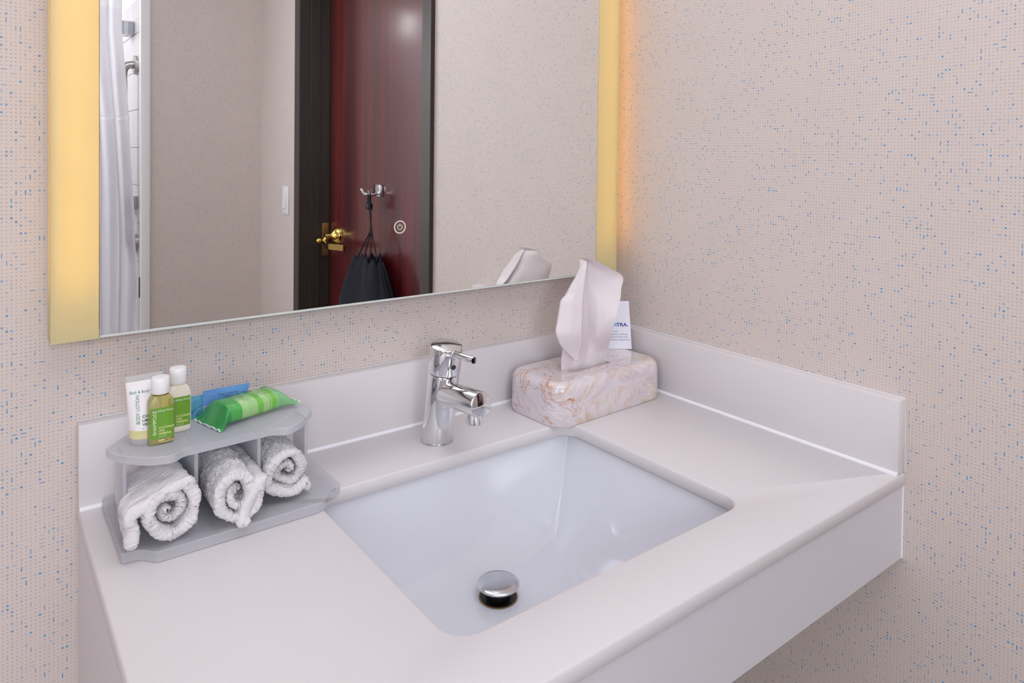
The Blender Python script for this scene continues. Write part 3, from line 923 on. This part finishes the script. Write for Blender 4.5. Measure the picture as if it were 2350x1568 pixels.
# power symbol behind the glass
PX, PZ = .4155, .3195
def ring(bm, cx, cz, r0, r1, y, a0=0, a1=2*pi, n=48):
    vs = []
    for k in range(n+1):
        t = a0+(a1-a0)*k/n
        vs.append((bm.verts.new((cx+r0*sin(t), y, cz+r0*cos(t))), bm.verts.new((cx+r1*sin(t), y, cz+r1*cos(t)))))
    for a, b in zip(vs, vs[1:]): bm.faces.new((a[0], a[1], b[1], b[0]))
bm = bmesh.new(); yy = -M-.0003
ring(bm, PX, PZ, .0082, .0100, yy)
ring(bm, PX, PZ, .0034, .0044, yy, .55, 2*pi-.55, 30)
add = [bm.verts.new(p) for p in ((PX-.0005, yy, PZ+.0005), (PX+.0005, yy, PZ+.0005), (PX+.0005, yy, PZ+.0052), (PX-.0005, yy, PZ+.0052))]; bm.faces.new(add)
bm_obj('touch_switch', bm, MT['icon'], mr, smooth=False)
reparent_keep(mr)

# ------------------------------------------------------------------ acrylic organizer
og = empty('acrylic_organizer', (.145, -.11, 0)); tag(og, 'frosted acrylic two tier organizer on the counter left of the faucet', 'organizer')
base = round_corners([(.0225, -.0270, .010), (.2700, -.0270, .010), (.2700, -.1660, .010), (.2580, -.1700, .004), (.2470, -.1760, .006), (.2400, -.1880, .006), (.2290, -.1930, .004), (.0530, -.1930, .004), (.0400, -.1760, .006), (.0225, -.1745, .004)], 5)
prism('base_shelf', base, .0006, .0120, MT['acrylic'], og, .0008, 1)
top = round_corners([(.0460, -.0830, .006), (.2180, -.0830, .006), (.2475, -.1130, .007), (.2440, -.1330, .010), (.2180, -.1660, .012), (.1950, -.1790, .010), (.1820, -.1670, .006), (.1680, -.1655, .004), (.0960, -.1680, .004), (.0840, -.1690, .006), (.0720, -.1800, .008), (.0480, -.1730, .012), (.0230, -.1450, .008), (.0150, -.1190, .004)], 5)
prism('top_shelf', top, .0960, .1050, MT['acrylic'], og, .0008, 1)
for xx in (.0310, .0995, .1690, .2330):
    yf = -.158 if .05 < xx < .2 else -.140
    box('divider', xx-.002, xx+.002, yf, -.0855 if .05 < xx < .2 else -.0990, .0120, .0960, MT['acrylic'], og, .0006, 1)
reparent_keep(og)

# ------------------------------------------------------------------ rolled washcloths
def washcloth(cx, cz, rx, rz, yf, yb, a0, turns, rot, seed, th, tail, lo, hi, label):
    """a plush spiral ribbon swept back from yf to yb; th = half thickness of one layer"""
    rnd = random.Random(seed)
    NA, NL = 330, 84
    prof = []
    for i in range(NA+1):
        s = i/NA
        a = a0 + turns*2*pi*s
        r = .10 + .90*s**.85
        r *= 1+.075*sin(a*2+seed)*(.4+.6*s)+.05*sin(a*3+seed*2)
        prof.append(Vector((cos(a)*r*rx, sin(a)*r*rz, s)))
    if tail:                                     # loose outer end: leaves the roll and lies along the shelf
        tp_ = smooth_path([prof[-12], prof[-1]]+[Vector((x, z, 1)) for x, z in tail], 9)
        base_n = len(prof)-12
        prof = prof[:base_n]+[Vector((p.x, p.y, 1+.001*k)) for k, p in enumerate(tp_)]
    n = len(prof)
    tang = []
    for i in range(n):
        d = prof[min(i+2, n-1)]-prof[max(i-2, 0)]
        tang.append(Vector((d.x, d.y)).normalized())
    half = [th*(.80+.20*min(1, p.z))*min(1, sqrt(max(.05, 1-max(0, (i-n+7)/7)**2))) for i, p in enumerate(prof)]
    L1 = [(prof[i].x-tang[i].y*half[i], prof[i].y+tang[i].x*half[i], prof[i].z) for i in range(n)]
    L2 = [(prof[i].x+tang[i].y*half[i], prof[i].y-tang[i].x*half[i], prof[i].z) for i in range(n)]
    e, te, st, ts_ = prof[-1], tang[-1], prof[0], tang[0]
    loop = L1+[(e.x+te.x*th*.15, e.y+te.y*th*.15, e.z)]+L2[::-1]+[(st.x-ts_.x*th*.7, st.y-ts_.y*th*.7, 0)]
    mids = [(p.x, p.y) for p in prof]; mids = mids+[(e.x, e.y)]+mids[::-1]+[(st.x, st.y)]
    N = len(loop); V, F = [], []
    # rounded front lip: three rings that swell from the ribbon's middle line
    lips = [(-.85, .35), (-.62, .70), (-.28, .93)]
    rings = [(0, k, d) for d, k in lips]+[(j/NL, 1, 0) for j in range(NL+1)]+[(1, k, -d) for d, k in reversed(lips)]
    for (t, k_, d_) in rings:
        for i, (lx, lz, s) in enumerate(loop):
            mx, mz = mids[i]
            fy = yf - .0035*sin(s*8+seed) + .008*(1-min(s, 1)) + .004*noise.noise(Vector((lx*45, lz*45, seed)))
            y = fy+(yb-fy)*t + d_*th
            sc_ = 1-.08*t+.02*sin(t*6+seed)
            x, z = (mx+(lx-mx)*k_)*sc_, (mz+(lz-mz)*k_)*sc_
            p = Vector((x, y, z))
            p += noise.noise_vector(Vector((x*55, y*55, z*55+seed)))*.0026
            p += noise.noise_vector(Vector((x*330+seed, y*330, z*330)))*.0012
            p += noise.noise_vector(Vector((x*900+seed, y*900, z*900)))*.0009
            p += Vector((rnd.uniform(-1, 1), rnd.uniform(-1, 1), rnd.uniform(-1, 1)))*.00045
            px_ = cx+p.x+(y-yf)*rot                 # the slot's panels press the roll in from both sides
            if p.y > lo[1]: px_ = max(px_, lo[0]+abs(rnd.uniform(0, .0006)))
            if p.y > hi[1]: px_ = min(px_, hi[0]-abs(rnd.uniform(0, .0006)))
            V.append((px_, p.y, max(cz+p.z, .0124)))
    RN = len(rings)
    for j in range(RN-1):
        for i in range(N):
            i2 = (i+1) % N
            F.append((j*N+i, j*N+i2, (j+1)*N+i2, (j+1)*N+i))
    for j in (0, RN-1):
        for i in range(n-1):
            a, b, c, d = i, i+1, 2*n-1-i, 2*n-i
            F.append((j*N+a, j*N+d, j*N+c, j*N+b) if j == 0 else (j*N+a, j*N+b, j*N+c, j*N+d))
    for j in (0, RN-1):
        F.append((j*N+n-1, j*N+n, j*N+n+1)); F.append((j*N+2*n, j*N+2*n+1, j*N))
    o = mesh_obj('washcloth', V, F, MT['terry'], None, angle=0)
    tag(o, label, 'towel', 'rolled washcloths in the acrylic organizer')
    return o
washcloth(.0665, .0475, .0275, .0300, -.184, -.060, 2.6, 1.75, -.02, 3, .0062, [(-.0335, .006), (-.0345, -.010), (-.0350, -.024), (-.033, -.0285)], (.0336, -.1415), (.0970, -.1595), 'rolled white washcloth at the left end of the acrylic organizer, flap hanging down left')
washcloth(.1365, .0475, .0270, .0300, -.190, -.060, 1.0, 1.9, .03, 5, .0062, [(.004, -.0300), (.012, -.0285)], (.1020, -.1595), (.1665, -.1595), 'rolled white washcloth in the middle slot of the acrylic organizer')
washcloth(.2010, .0490, .0265, .0290, -.166, -.060, .2, 1.85, .04, 8, .0060, [(.020, -.021), (.026, -.028)], (.1715, -.1595), (.2305, -.1415), 'rolled white washcloth in the right slot, nearest the faucet')

# ------------------------------------------------------------------ toiletries on the shelf (top at z = .105)
ZS = .1052
FX, FZ = (1, 0, 0), (0, 0, 1)
# lotion tube standing on its cap
lt = empty('lotion_tube', (.0535, -.121, ZS)); tag(lt, 'white lotion tube with green lettering standing on its pale yellow cap', 'lotion tube')
def loft_ell(name, rows, cx, cy, mat, parent, seg=48, p=2.0):
    V, F = [], []
    for (z_, rx, ry) in rows:
        for k in range(seg):
            a = 2*pi*k/seg; c, s = cos(a), sin(a)
            V.append((cx+rx*math.copysign(abs(c)**(2/p), c), cy+ry*math.copysign(abs(s)**(2/p), s), z_))
    for j in range(len(rows)-1):
        for k in range(seg):
            k2 = (k+1) % seg
            F.append((j*seg+k, j*seg+k2, (j+1)*seg+k2, (j+1)*seg+k))
    F.append(tuple(reversed(range(seg)))); F.append(tuple(range((len(rows)-1)*seg, len(rows)*seg)))
    return mesh_obj(name, V, F, mat, parent, angle=45)
TX, TY = .0535, -.121
loft_ell('body', [(ZS+.0165+.0525*t, .0158+.0032*t, .0135*(1-t)+.0010*t) for t in [k/12 for k in range(13)]], TX, TY, MT['tube'], lt, 56)
loft_ell('crimp', [(ZS+.069, .0190, .0010), (ZS+.0755, .0191, .0006)], TX, TY, MT['clear'], lt)
loft_ell('cap', [(ZS+.0070, .0150, .0128), (ZS+.0165, .0156, .0133)], TX, TY, MT['tube_cap'], lt)
loft_ell('cap_base', [(ZS, .0138, .0120), (ZS+.0012, .0146, .0126), (ZS+.0070, .0150, .0128)], TX, TY, MT['clear'], lt)
def tube_text(name, s, size, x, z_, ux, uy, mat, **kw):
    # lettering follows the tube's flattened face
    o = text_obj(name, s, size, (x, 0, z_), ux, uy, mat, lt, lift=0, **kw)
    for v in o.data.vertices:
        t = min(1, max(0, (v.co.z-ZS-.0165)/.0525)); rx = .0158+.0032*t; ry = .0135*(1-t)+.0010*t
        q_ = min(.98, abs(v.co.x-TX)/rx)
        v.co.y = TY-ry*sqrt(1-q_*q_)-.0003
    return o
tube_text('lettering', 'Bath & Body Works', .0043, TX-.0155, ZS+.0560, FX, FZ, MT['ink_green'], fit=.0315)
tube_text('lettering', 'BODY LOTION', .0052, TX-.0062, ZS+.0235, FZ, (-1, 0, 0), MT['ink_green'], fit=.0300)
for i, s in enumerate(('COCONUT', 'LIME', 'VERBENA')):
    tube_text('lettering', s, .0040, TX-.0040, ZS+.0298-.0042*i, FX, FZ, MT['ink_dark'], offset=.0001)
tube_text('lettering', '.95 FL OZ / 28 mL', .0022, TX-.0052, ZS+.0180, FX, FZ, MT['ink_soft'])
reparent_keep(lt)

def hotel_bottle(name, cx, cy, mat, label, cat, words, rotz, h=.0520):
    r = empty(name, (cx, cy, ZS)); tag(r, label, cat)
    rows = [(0, .0118, .0075), (.0012, .0132, .0088), (.004, .0134, .0092), (h-.008, .0134, .0092), (h-.004, .0126, .0090), (h+.001, .0095, .0084), (h+.0025, .0084, .0082)]
    loft_ell('bottle_body', [(z_, a, b) for z_, a, b in rows], 0, 0, mat, r, 56, 4.5)
    lathe('neck', [(.0080, h+.002), (.0080, h+.0055)], (0, 0, 0), (0, 0, 1), mat, r, 32)
    lathe('cap', [(.0090, h+.0040), (.0093, h+.0045), (.0093, h+.0205), (.0087, h+.0216), (.004, h+.0219)], (0, 0, 0), (0, 0, 1), MT['cap'], r, 40)
    # wrap-over label on the flat front
    V, F = [], []; hw = .0117; z0, z1 = .0075, h-.0105
    for j, z_ in enumerate((z0, z1)):
        for k in range(21):
            x = -hw+2*hw*k/20
            y = -.0092*(max(0, 1-abs(x/.0134)**4.5))**(1/4.5)-.0003
            V.append((x, y, z_))
    F = [(k, k+1, 21+k+1, 21+k) for k in range(20)]
    lb = mesh_obj('label', V, F, MT['label'], r, angle=0)
    yy = -.0099
    def tx(s, size, x, z_, ux, uy, m_, **kw): return text_obj('lettering', s, size, (x, yy, z_), ux, uy, m_, lb, **kw)
    tx('Bath & Body Works', .0030, -.0098, z1-.0042, FX, FZ, MT['ink_white'], fit=.0205)
    if words:
        tx(words, .0050, -.0060, z0+.0045, FZ, (-1, 0, 0), MT['ink_white'], fit=.0255)
    for i, s in enumerate(('COCONUT', 'LIME', 'VERBENA')):
        tx(s, .0031, -.0040, z0+.0110-.0033*i, FX, FZ, MT['ink_yellow'], offset=.0001)
    tx('.95 FL OZ', .0019, -.0040, z0+.0017, FX, FZ, MT['ink_white'])
    r.rotation_euler = (0, 0, rotz)
    return r
hotel_bottle('shampoo_bottle', .0672, -.1345, MT['shampoo'], 'clear yellow shampoo bottle with striped green label in front of the lotion tube', 'bottle', 'SHAMPOO', 0)
hotel_bottle('toiletry_bottle', .0905, -.1090, MT['cream'], 'opaque cream bottle with striped green label behind the shampoo', 'bottle', None, 0)

# packets tucked behind the shelf
def packet(name, x0, x1, z0, z1, yb, yt, mat, nx=24, nz=24, puff=.0035, notch=False):
    V, F, UV = [], [], []
    for side in (0, 1):
        for j in range(nz+1):
            v = j/nz
            for i in range(nx+1):
                u = i/nx
                e = (1-(2*u-1)**6)*(1-(2*v-1)**8)
                cr = noise.noise(Vector((u*5, v*7, 3+x0*90)))*.0012*e
                x = x0+(x1-x0)*u
                if notch and i == nx and abs(v-.905) < .02: x -= .0022
                if j == nz: pass
                y = yb+(yt-yb)*v + (-1 if side == 0 else 1)*(puff*e*.5+.0002)+cr
                V.append((x, y, z0+(z1-z0)*v)); UV.append((u, v))
    n = (nx+1)*(nz+1)
    for side in (0, 1):
        for j in range(nz):
            for i in range(nx):
                a = side*n+j*(nx+1)+i
                f = (a, a+1, a+nx+2, a+nx+1)
                F.append(f if side == 0 else f[::-1])
    rim = [j for j in range(nx+1)]+[j*(nx+1)+nx for j in range(1, nz+1)]+[nz*(nx+1)+i for i in range(nx-1, -1, -1)]+[j*(nx+1) for j in range(nz-1, 0, -1)]
    for a, b in zip(rim, rim[1:]+rim[:1]): F.append((b, a, n+a, n+b))
    me = bpy.data.meshes.new(name); me.from_pydata(V, [], F); me.update()
    l = me.uv_layers.new(name='UVMap')
    for lp in me.loops: l.data[lp.index].uv = UV[lp.vertex_index]
    return me
me = packet('teal_packet', .090, .134, .0124, .1300, -.0650, -.0735, None)
tp = finish('foil_packet', me, MT['teal'], None, True, 60)
tag(tp, 'teal crinkled packet behind the cream bottle, left of the blue packet', 'packet')
bp = empty('towelette_packet', (.155, -.069, .0124)); tag(bp, 'blue paper packet with upside-down print behind the green soap', 'packet')
PB, PT = -.0700, -.0790
me = packet('w', .1255, .1812, .0124, .1358, PB, PT, None, notch=True, puff=.003)
w_ = finish('wrapper', me, MT['blue_packet'], bp, True, 60)
def pk(s, size, x, z_, m_, **kw):
    yv = PB+(PT-PB)*((z_-.0124)/(.1358-.0124))-.0022
    return text_obj('lettering', s, size, (x, yv, z_), (-1, 0, 0), (0, 0, -1), m_, w_, **kw)
pk('Make-up Remover \u2022 Cleansing', .0026, .1672, .1288, MT['ink_navy'], fit=.0240)
pk('1 Towelette', .0024, .1610, .1258, MT['ink_navy'], fit=.0120)
reparent_keep(bp)

# green wrapped soap bar (pillow pack)
sp = empty('soap_packet', (.172, -.103, ZS)); tag(sp, 'green striped wrapped soap bar lying on the acrylic shelf', 'soap')
SA = Vector((.1200, -.1185, ZS)); SB = Vector((.2262, -.0905, ZS)); sl = (SB-SA).length
su = (SB-SA).normalized(); sv = Vector((-su.y, su.x, 0))
V, F, UV = [], [], []; NU, NV = 70, 40
def sprof(u):
    d = min(u/.17, (1-u)/.22)
    k = max(0, min(1, d)); k = k*k*(3-2*k)
    h = .0005+.0118*k; w_ = .0295-.0065*k**1.5
    return h, w_
for j in range(NU+1):
    u = j/NU; h, w_ = sprof(u)
    lift = .0065*max(0, (u-.80)/.20)**1.5 + .0012*max(0, (.14-u)/.14)
    for i in range(NV):
        a = 2*pi*i/NV; c, s = cos(a), sin(a)
        q_ = 2.6
        x = w_*math.copysign(abs(c)**(2/q_), c); zq = h*math.copysign(abs(s)**(2/q_), s)
        cr = noise.noise(Vector((u*16, c*2.2, s*2)))*.0012*(1.6 if (u < .2 or u > .76) else .5)
        rip = .0009*sin(c*14)*(1 if (u < .06 or u > .92) else 0)
        p = SA+su*(u*sl)+sv*x+Vector((0, 0, h+zq+lift+cr*(1 if s > -.3 else .2)+rip))
        p.z = max(p.z, ZS+.0001)
        V.append(p); UV.append((u, .5+.5*c))
for j in range(NU):
    for i in range(NV):
        i2 = (i+1) % NV
        F.append((j*NV+i, (j+1)*NV+i, (j+1)*NV+i2, j*NV+i2))
F.append(tuple(range(NV))); F.append(tuple(reversed([NU*NV+i for i in range(NV)])))
me = bpy.data.meshes.new('wrapper'); me.from_pydata([tuple(v) for v in V], [], F); me.update()
l = me.uv_layers.new(name='UVMap')
for lp in me.loops: l.data[lp.index].uv = UV[lp.vertex_index]
wr = finish('wrapper', me, MT['soap'], sp, True, 60)
def soap_text(s, size, u, x, ux, uy, m_, **kw):
    o = text_obj('lettering', s, size, SA+su*(u*sl)+sv*x, ux, uy, m_, wr, lift=0, **kw)
    for v in o.data.vertices:
        d = v.co-SA; uu = d.dot(su)/sl; xx = d.dot(sv); h, w_ = sprof(uu)
        q_ = min(.97, abs(xx)/w_)
        v.co.z = ZS+h+h*(1-q_**2.6)**(1/2.6)+.0009
    return o
soap_text('citrus', .0170, .27, .0075, su, sv, MT['ink_dark'], fit=.034)
for i, s in enumerate(('bar', 'cream', 'soap')):
    soap_text(s, .0048, .385-.052*i, .0040, -sv*.86+su*.5, su*.86+sv*.5, MT['ink_green'])
soap_text('t', .0150, .70, .0060, su, sv, MT['ink_dark'])
reparent_keep(sp)

# ------------------------------------------------------------------ tissue box, tissue, card
tb = empty('tissue_box_cover', (.755, -.098, 0)); tag(tb, 'cream and orange faux marble tissue box cover in the counter corner', 'tissue box')
TBX0, TBX1, TBY0, TBY1, TBH = .6230, .8870, -.1670, -.0315, .0690
def tbox():
    cx, cy = (TBX0+TBX1)/2, (TBY0+TBY1)/2; hx, hy = (TBX1-TBX0)/2, (TBY1-TBY0)/2
    N = 128
    def rr(a, ins, r):
        # point on a rounded rectangle at parameter a (by angle of the superellipse-like walk)
        hx_, hy_ = hx-ins, hy-ins
        pts = rrect(-hx_, hx_, -hy_, hy_, max(.002, r-ins), 31)
        return pts
    rows = [(.0010, 0.0008), (0, 0.003)]
    rows = [(.0012, .0004), (0, .003), (0, .020), (.0004, .040), (.0010, .054)]
    R = .0150
    for k in range(1, 9):
        t = pi/2*k/8
        rows.append((.0010+R*(1-cos(t)), TBH-R+R*sin(t)))
    loops = [[Vector((x, y, zz)) for x, y in rr(0, ins, .034)] for ins, zz in rows]
    n = len(loops[0])
    ox, oy = .055, .0240
    hcx, hcy = -.006, -.0045
    hole = []
    for p in loops[-1]:
        a = math.atan2(p.y/hy, p.x/hx)
        hole.append(Vector((hcx+ox*cos(a), hcy+oy*sin(a), 0)))
    top = loops[-1]
    for t in (.33, .66, .9):
        loops.append([Vector((a.x*(1-t)+b.x*t, a.y*(1-t)+b.y*t, TBH-.0005*t)) for a, b in zip(top, hole)])
    loops.append([Vector((b.x, b.y, TBH-.0035)) for b in hole])
    loops.append([Vector((b.x*1.0, b.y, TBH-.010)) for b in hole])
    loops.append([Vector((b.x*1.1, b.y*1.05, TBH-.011)) for b in hole])
    ca, sa = cos(radians(2.2)), sin(radians(2.2))
    V, F = [], []
    for L_ in loops:
        for p in L_: V.append((cx+p.x*ca-p.y*sa, cy+p.x*sa+p.y*ca, p.z))
    for j in range(len(loops)-1):
        for k in range(n):
            k2 = (k+1) % n
            F.append((j*n+k, j*n+k2, (j+1)*n+k2, (j+1)*n+k))
    return mesh_obj('cover', V, F, MT['marble'], tb, angle=60)
tbox()
box('inner_box', TBX0+.018, TBX1-.020, TBY0+.020, TBY1-.018, .001, .044, plain('tissue_carton', srgb(205, 190, 170), .7), tb)
reparent_keep(tb)

BODY = [
 [(0.7277,-0.1180,0.2519),(0.7266,-0.1220,0.2525),(0.7294,-0.1210,0.2522),(0.7366,-0.1170,0.2511),(0.7381,-0.1200,0.2513),(0.7317,-0.1340,0.2536),(0.7227,-0.1540,0.2569)],
 [(0.7207,-0.1160,0.2436),(0.7167,-0.1280,0.2455),(0.7225,-0.1270,0.2449),(0.7348,-0.1190,0.2427),(0.7418,-0.1200,0.2423),(0.7414,-0.1350,0.2443),(0.7440,-0.1520,0.2463)],
 [(0.7125,-0.1140,0.2274),(0.7072,-0.1330,0.2307),(0.7176,-0.1320,0.2295),(0.7346,-0.1190,0.2260),(0.7519,-0.1210,0.2247),(0.7695,-0.1360,0.2252),(0.7890,-0.1480,0.2250)],
 [(0.6965,-0.1140,0.2074),(0.6944,-0.1380,0.2114),(0.7099,-0.1360,0.2095),(0.7407,-0.1160,0.2030),(0.7521,-0.1230,0.2029),(0.7679,-0.1380,0.2036),(0.7897,-0.1460,0.2026)],
 [(0.6783,-0.1160,0.1871),(0.6820,-0.1410,0.1910),(0.7083,-0.1370,0.1872),(0.7471,-0.1120,0.1783),(0.7524,-0.1250,0.1799),(0.7645,-0.1400,0.1811),(0.7854,-0.1460,0.1797)],
 [(0.6709,-0.1180,0.1634),(0.6766,-0.1420,0.1672),(0.7087,-0.1360,0.1618),(0.7502,-0.1100,0.1515),(0.7519,-0.1260,0.1543),(0.7586,-0.1410,0.1563),(0.7743,-0.1480,0.1555)],
 [(0.6707,-0.1194,0.1387),(0.6789,-0.1398,0.1418),(0.7126,-0.1319,0.1353),(0.7532,-0.1067,0.1242),(0.7541,-0.1224,0.1273),(0.7609,-0.1338,0.1287),(0.7798,-0.1345,0.1261)],
 [(0.6868,-0.1104,0.1092),(0.7026,-0.1181,0.1084),(0.7296,-0.1133,0.1031),(0.7569,-0.1011,0.0961),(0.7674,-0.1075,0.0959),(0.7852,-0.1044,0.0924),(0.8126,-0.0940,0.0858)],
 [(0.6887,-0.1064,0.0902),(0.7123,-0.1060,0.0862),(0.7261,-0.1080,0.0843),(0.7512,-0.1030,0.0790),(0.7748,-0.1040,0.0753),(0.7898,-0.1020,0.0723),(0.8046,-0.0970,0.0687)],
 [(0.6874,-0.1070,0.0727),(0.7065,-0.1070,0.0694),(0.7229,-0.1080,0.0668),(0.7461,-0.1050,0.0620),(0.7724,-0.1050,0.0573),(0.7958,-0.1020,0.0525),(0.8083,-0.0990,0.0496)],
]
FLAP = [
 [(0.7217,-0.1240,0.2532),(0.7209,-0.1280,0.2538),(0.7248,-0.1270,0.2533)],
 [(0.7131,-0.1220,0.2412),(0.7093,-0.1360,0.2434),(0.7161,-0.1360,0.2428)],
 [(0.7048,-0.1220,0.2293),(0.7016,-0.1390,0.2320),(0.7114,-0.1390,0.2311)],
 [(0.6886,-0.1220,0.2095),(0.6872,-0.1440,0.2131),(0.7046,-0.1430,0.2111)],
 [(0.6820,-0.1230,0.2010),(0.6831,-0.1450,0.2045),(0.7028,-0.1440,0.2021)],
 [(0.6710,-0.1230,0.1917),(0.6757,-0.1460,0.1951),(0.7011,-0.1450,0.1919)],
 [(0.6661,-0.1240,0.1775),(0.6726,-0.1470,0.1809),(0.7001,-0.1460,0.1773)],
 [(0.6606,-0.1260,0.1588),(0.6704,-0.1480,0.1618),(0.6999,-0.1460,0.1574)],
 [(0.6562,-0.1280,0.1438),(0.6699,-0.1480,0.1460),(0.6999,-0.1458,0.1412)],
 [(0.6579,-0.1294,0.1340),(0.6729,-0.1457,0.1353),(0.7029,-0.1422,0.1300)],
 [(0.6676,-0.1276,0.1186),(0.6832,-0.1375,0.1183),(0.7111,-0.1331,0.1130)],
 [(0.6886,-0.1240,0.1007),(0.6982,-0.1278,0.1000),(0.7116,-0.1260,0.0974)],
 [(0.7070,-0.1240,0.0847),(0.7077,-0.1240,0.0846),(0.7084,-0.1240,0.0845)],
]
def dense(rows, nu, nv):
    """resample a grid of points: Catmull-Rom down the rows, linear-ish across"""
    cols = len(rows[0])
    tall = [smooth_path([r[c] for r in rows], nv) for c in range(cols)]
    out = []
    for j in range(len(tall[0])):
        line = []
        for c in range(cols-1):
            a, b = tall[c][j], tall[c+1][j]
            for k in range(nu):
                t = k/nu
                line.append(a*(1-t)+b*t)
        line.append(tall[-1][j]); out.append(line)
    return out
BODY.append([(x+(.745-x)*.15, y+.002, z-.018) for x, y, z in BODY[-1]])
ts = empty('tissue', (.745, -.105, .06)); tag(ts, 'white paper tissue sticking up out of the marble tissue box', 'tissue')
# front folds plus the back half of the doubled sheet
front = dense(BODY, 5, 5)
rowsB = []
for L_ in front:
    a, b = L_[0], L_[-1]; n_ = 14; back = []
    for k in range(1, n_):
        t = k/n_
        p = b*(1-t)+a*t
        p = p+Vector((.010*sin(pi*t), .036*sin(pi*t), 0))
        back.append(p)
    rowsB.append(L_+back)
V, F = [], []
nc = len(rowsB[0])
for L_ in rowsB: V += L_
for j in range(len(rowsB)-1):
    for k in range(nc):
        k2 = (k+1) % nc
        F.append((j*nc+k, (j+1)*nc+k, (j+1)*nc+k2, j*nc+k2))
F.append(tuple(range(nc)))
V = [p+Vector(noise.noise_vector(p*55))*.0010 for p in V]
mesh_obj('sheet', V, F, MT['tissue'], ts, angle=75)
fl = dense(FLAP, 6, 4); V, F = [], []; nc = len(fl[0])
for L_ in fl: V += [p+Vector(noise.noise_vector(p*40))*.0008 for p in L_]
for j in range(len(fl)-1):
    for k in range(nc-1): F.append((j*nc+k, (j+1)*nc+k, (j+1)*nc+k+1, j*nc+k+1))
o = mesh_obj('folded_flap', V, F, MT['tissue'], ts, angle=75)
sm = o.modifiers.new('thickness', 'SOLIDIFY'); sm.thickness = .0004
reparent_keep(ts)

cd_ = empty('info_card', (.858, -.07, TBH)); tag(cd_, 'small white card with blue lettering leaning behind the tissue', 'card')
C1 = Vector((.8818, -.0865, TBH+.0004)); cu_ = Vector((.0350, -.0245, 0)).normalized()      # right end, direction to the right
cup = Vector((-.0055, .0040, .0900)).normalized(); cn = cu_.cross(cup).normalized()
CWd, CHt = .058, .0905
V = []
for dn_ in (0, -.0005):
    for (a, b) in ((-CWd, 0), (0, 0), (0, CHt), (-CWd, CHt)): V.append(C1+cu_*a+cup*b+cn*dn_)
board = mesh_obj('board', V, [(0, 1, 2, 3), (7, 6, 5, 4), (0, 4, 5, 1), (1, 5, 6, 2), (2, 6, 7, 3), (3, 7, 4, 0)], MT['card'], cd_, smooth=False)
def ctext(s, size, right, up, m_, **kw):
    return text_obj('lettering', s, size, C1+cu_*right+cup*up, cu_, cup, m_, board, **kw)
ctext('TRA.', .0092, -.0262, .0430, MT['ink_blue'], offset=.00025, fit=.0222)
ctext('X', .0092, -.0312, .0430, MT['ink_sky'], offset=.00025)
ctext('E', .0092, -.0368, .0430, MT['ink_sky'], offset=.00025)
ctext('card', .0044, -.0330, .0325, MT['ink_grey'], fit=.0085)
ctext('toothpaste, shaving', .0044, -.0480, .0270, MT['ink_grey'], fit=.0410)
ctext('call the front desk', .0044, -.0395, .0218, MT['ink_grey'], fit=.0340)
ctext('complimentary replacement', .0044, -.0525, .0166, MT['ink_grey'], fit=.0500)
reparent_keep(cd_)
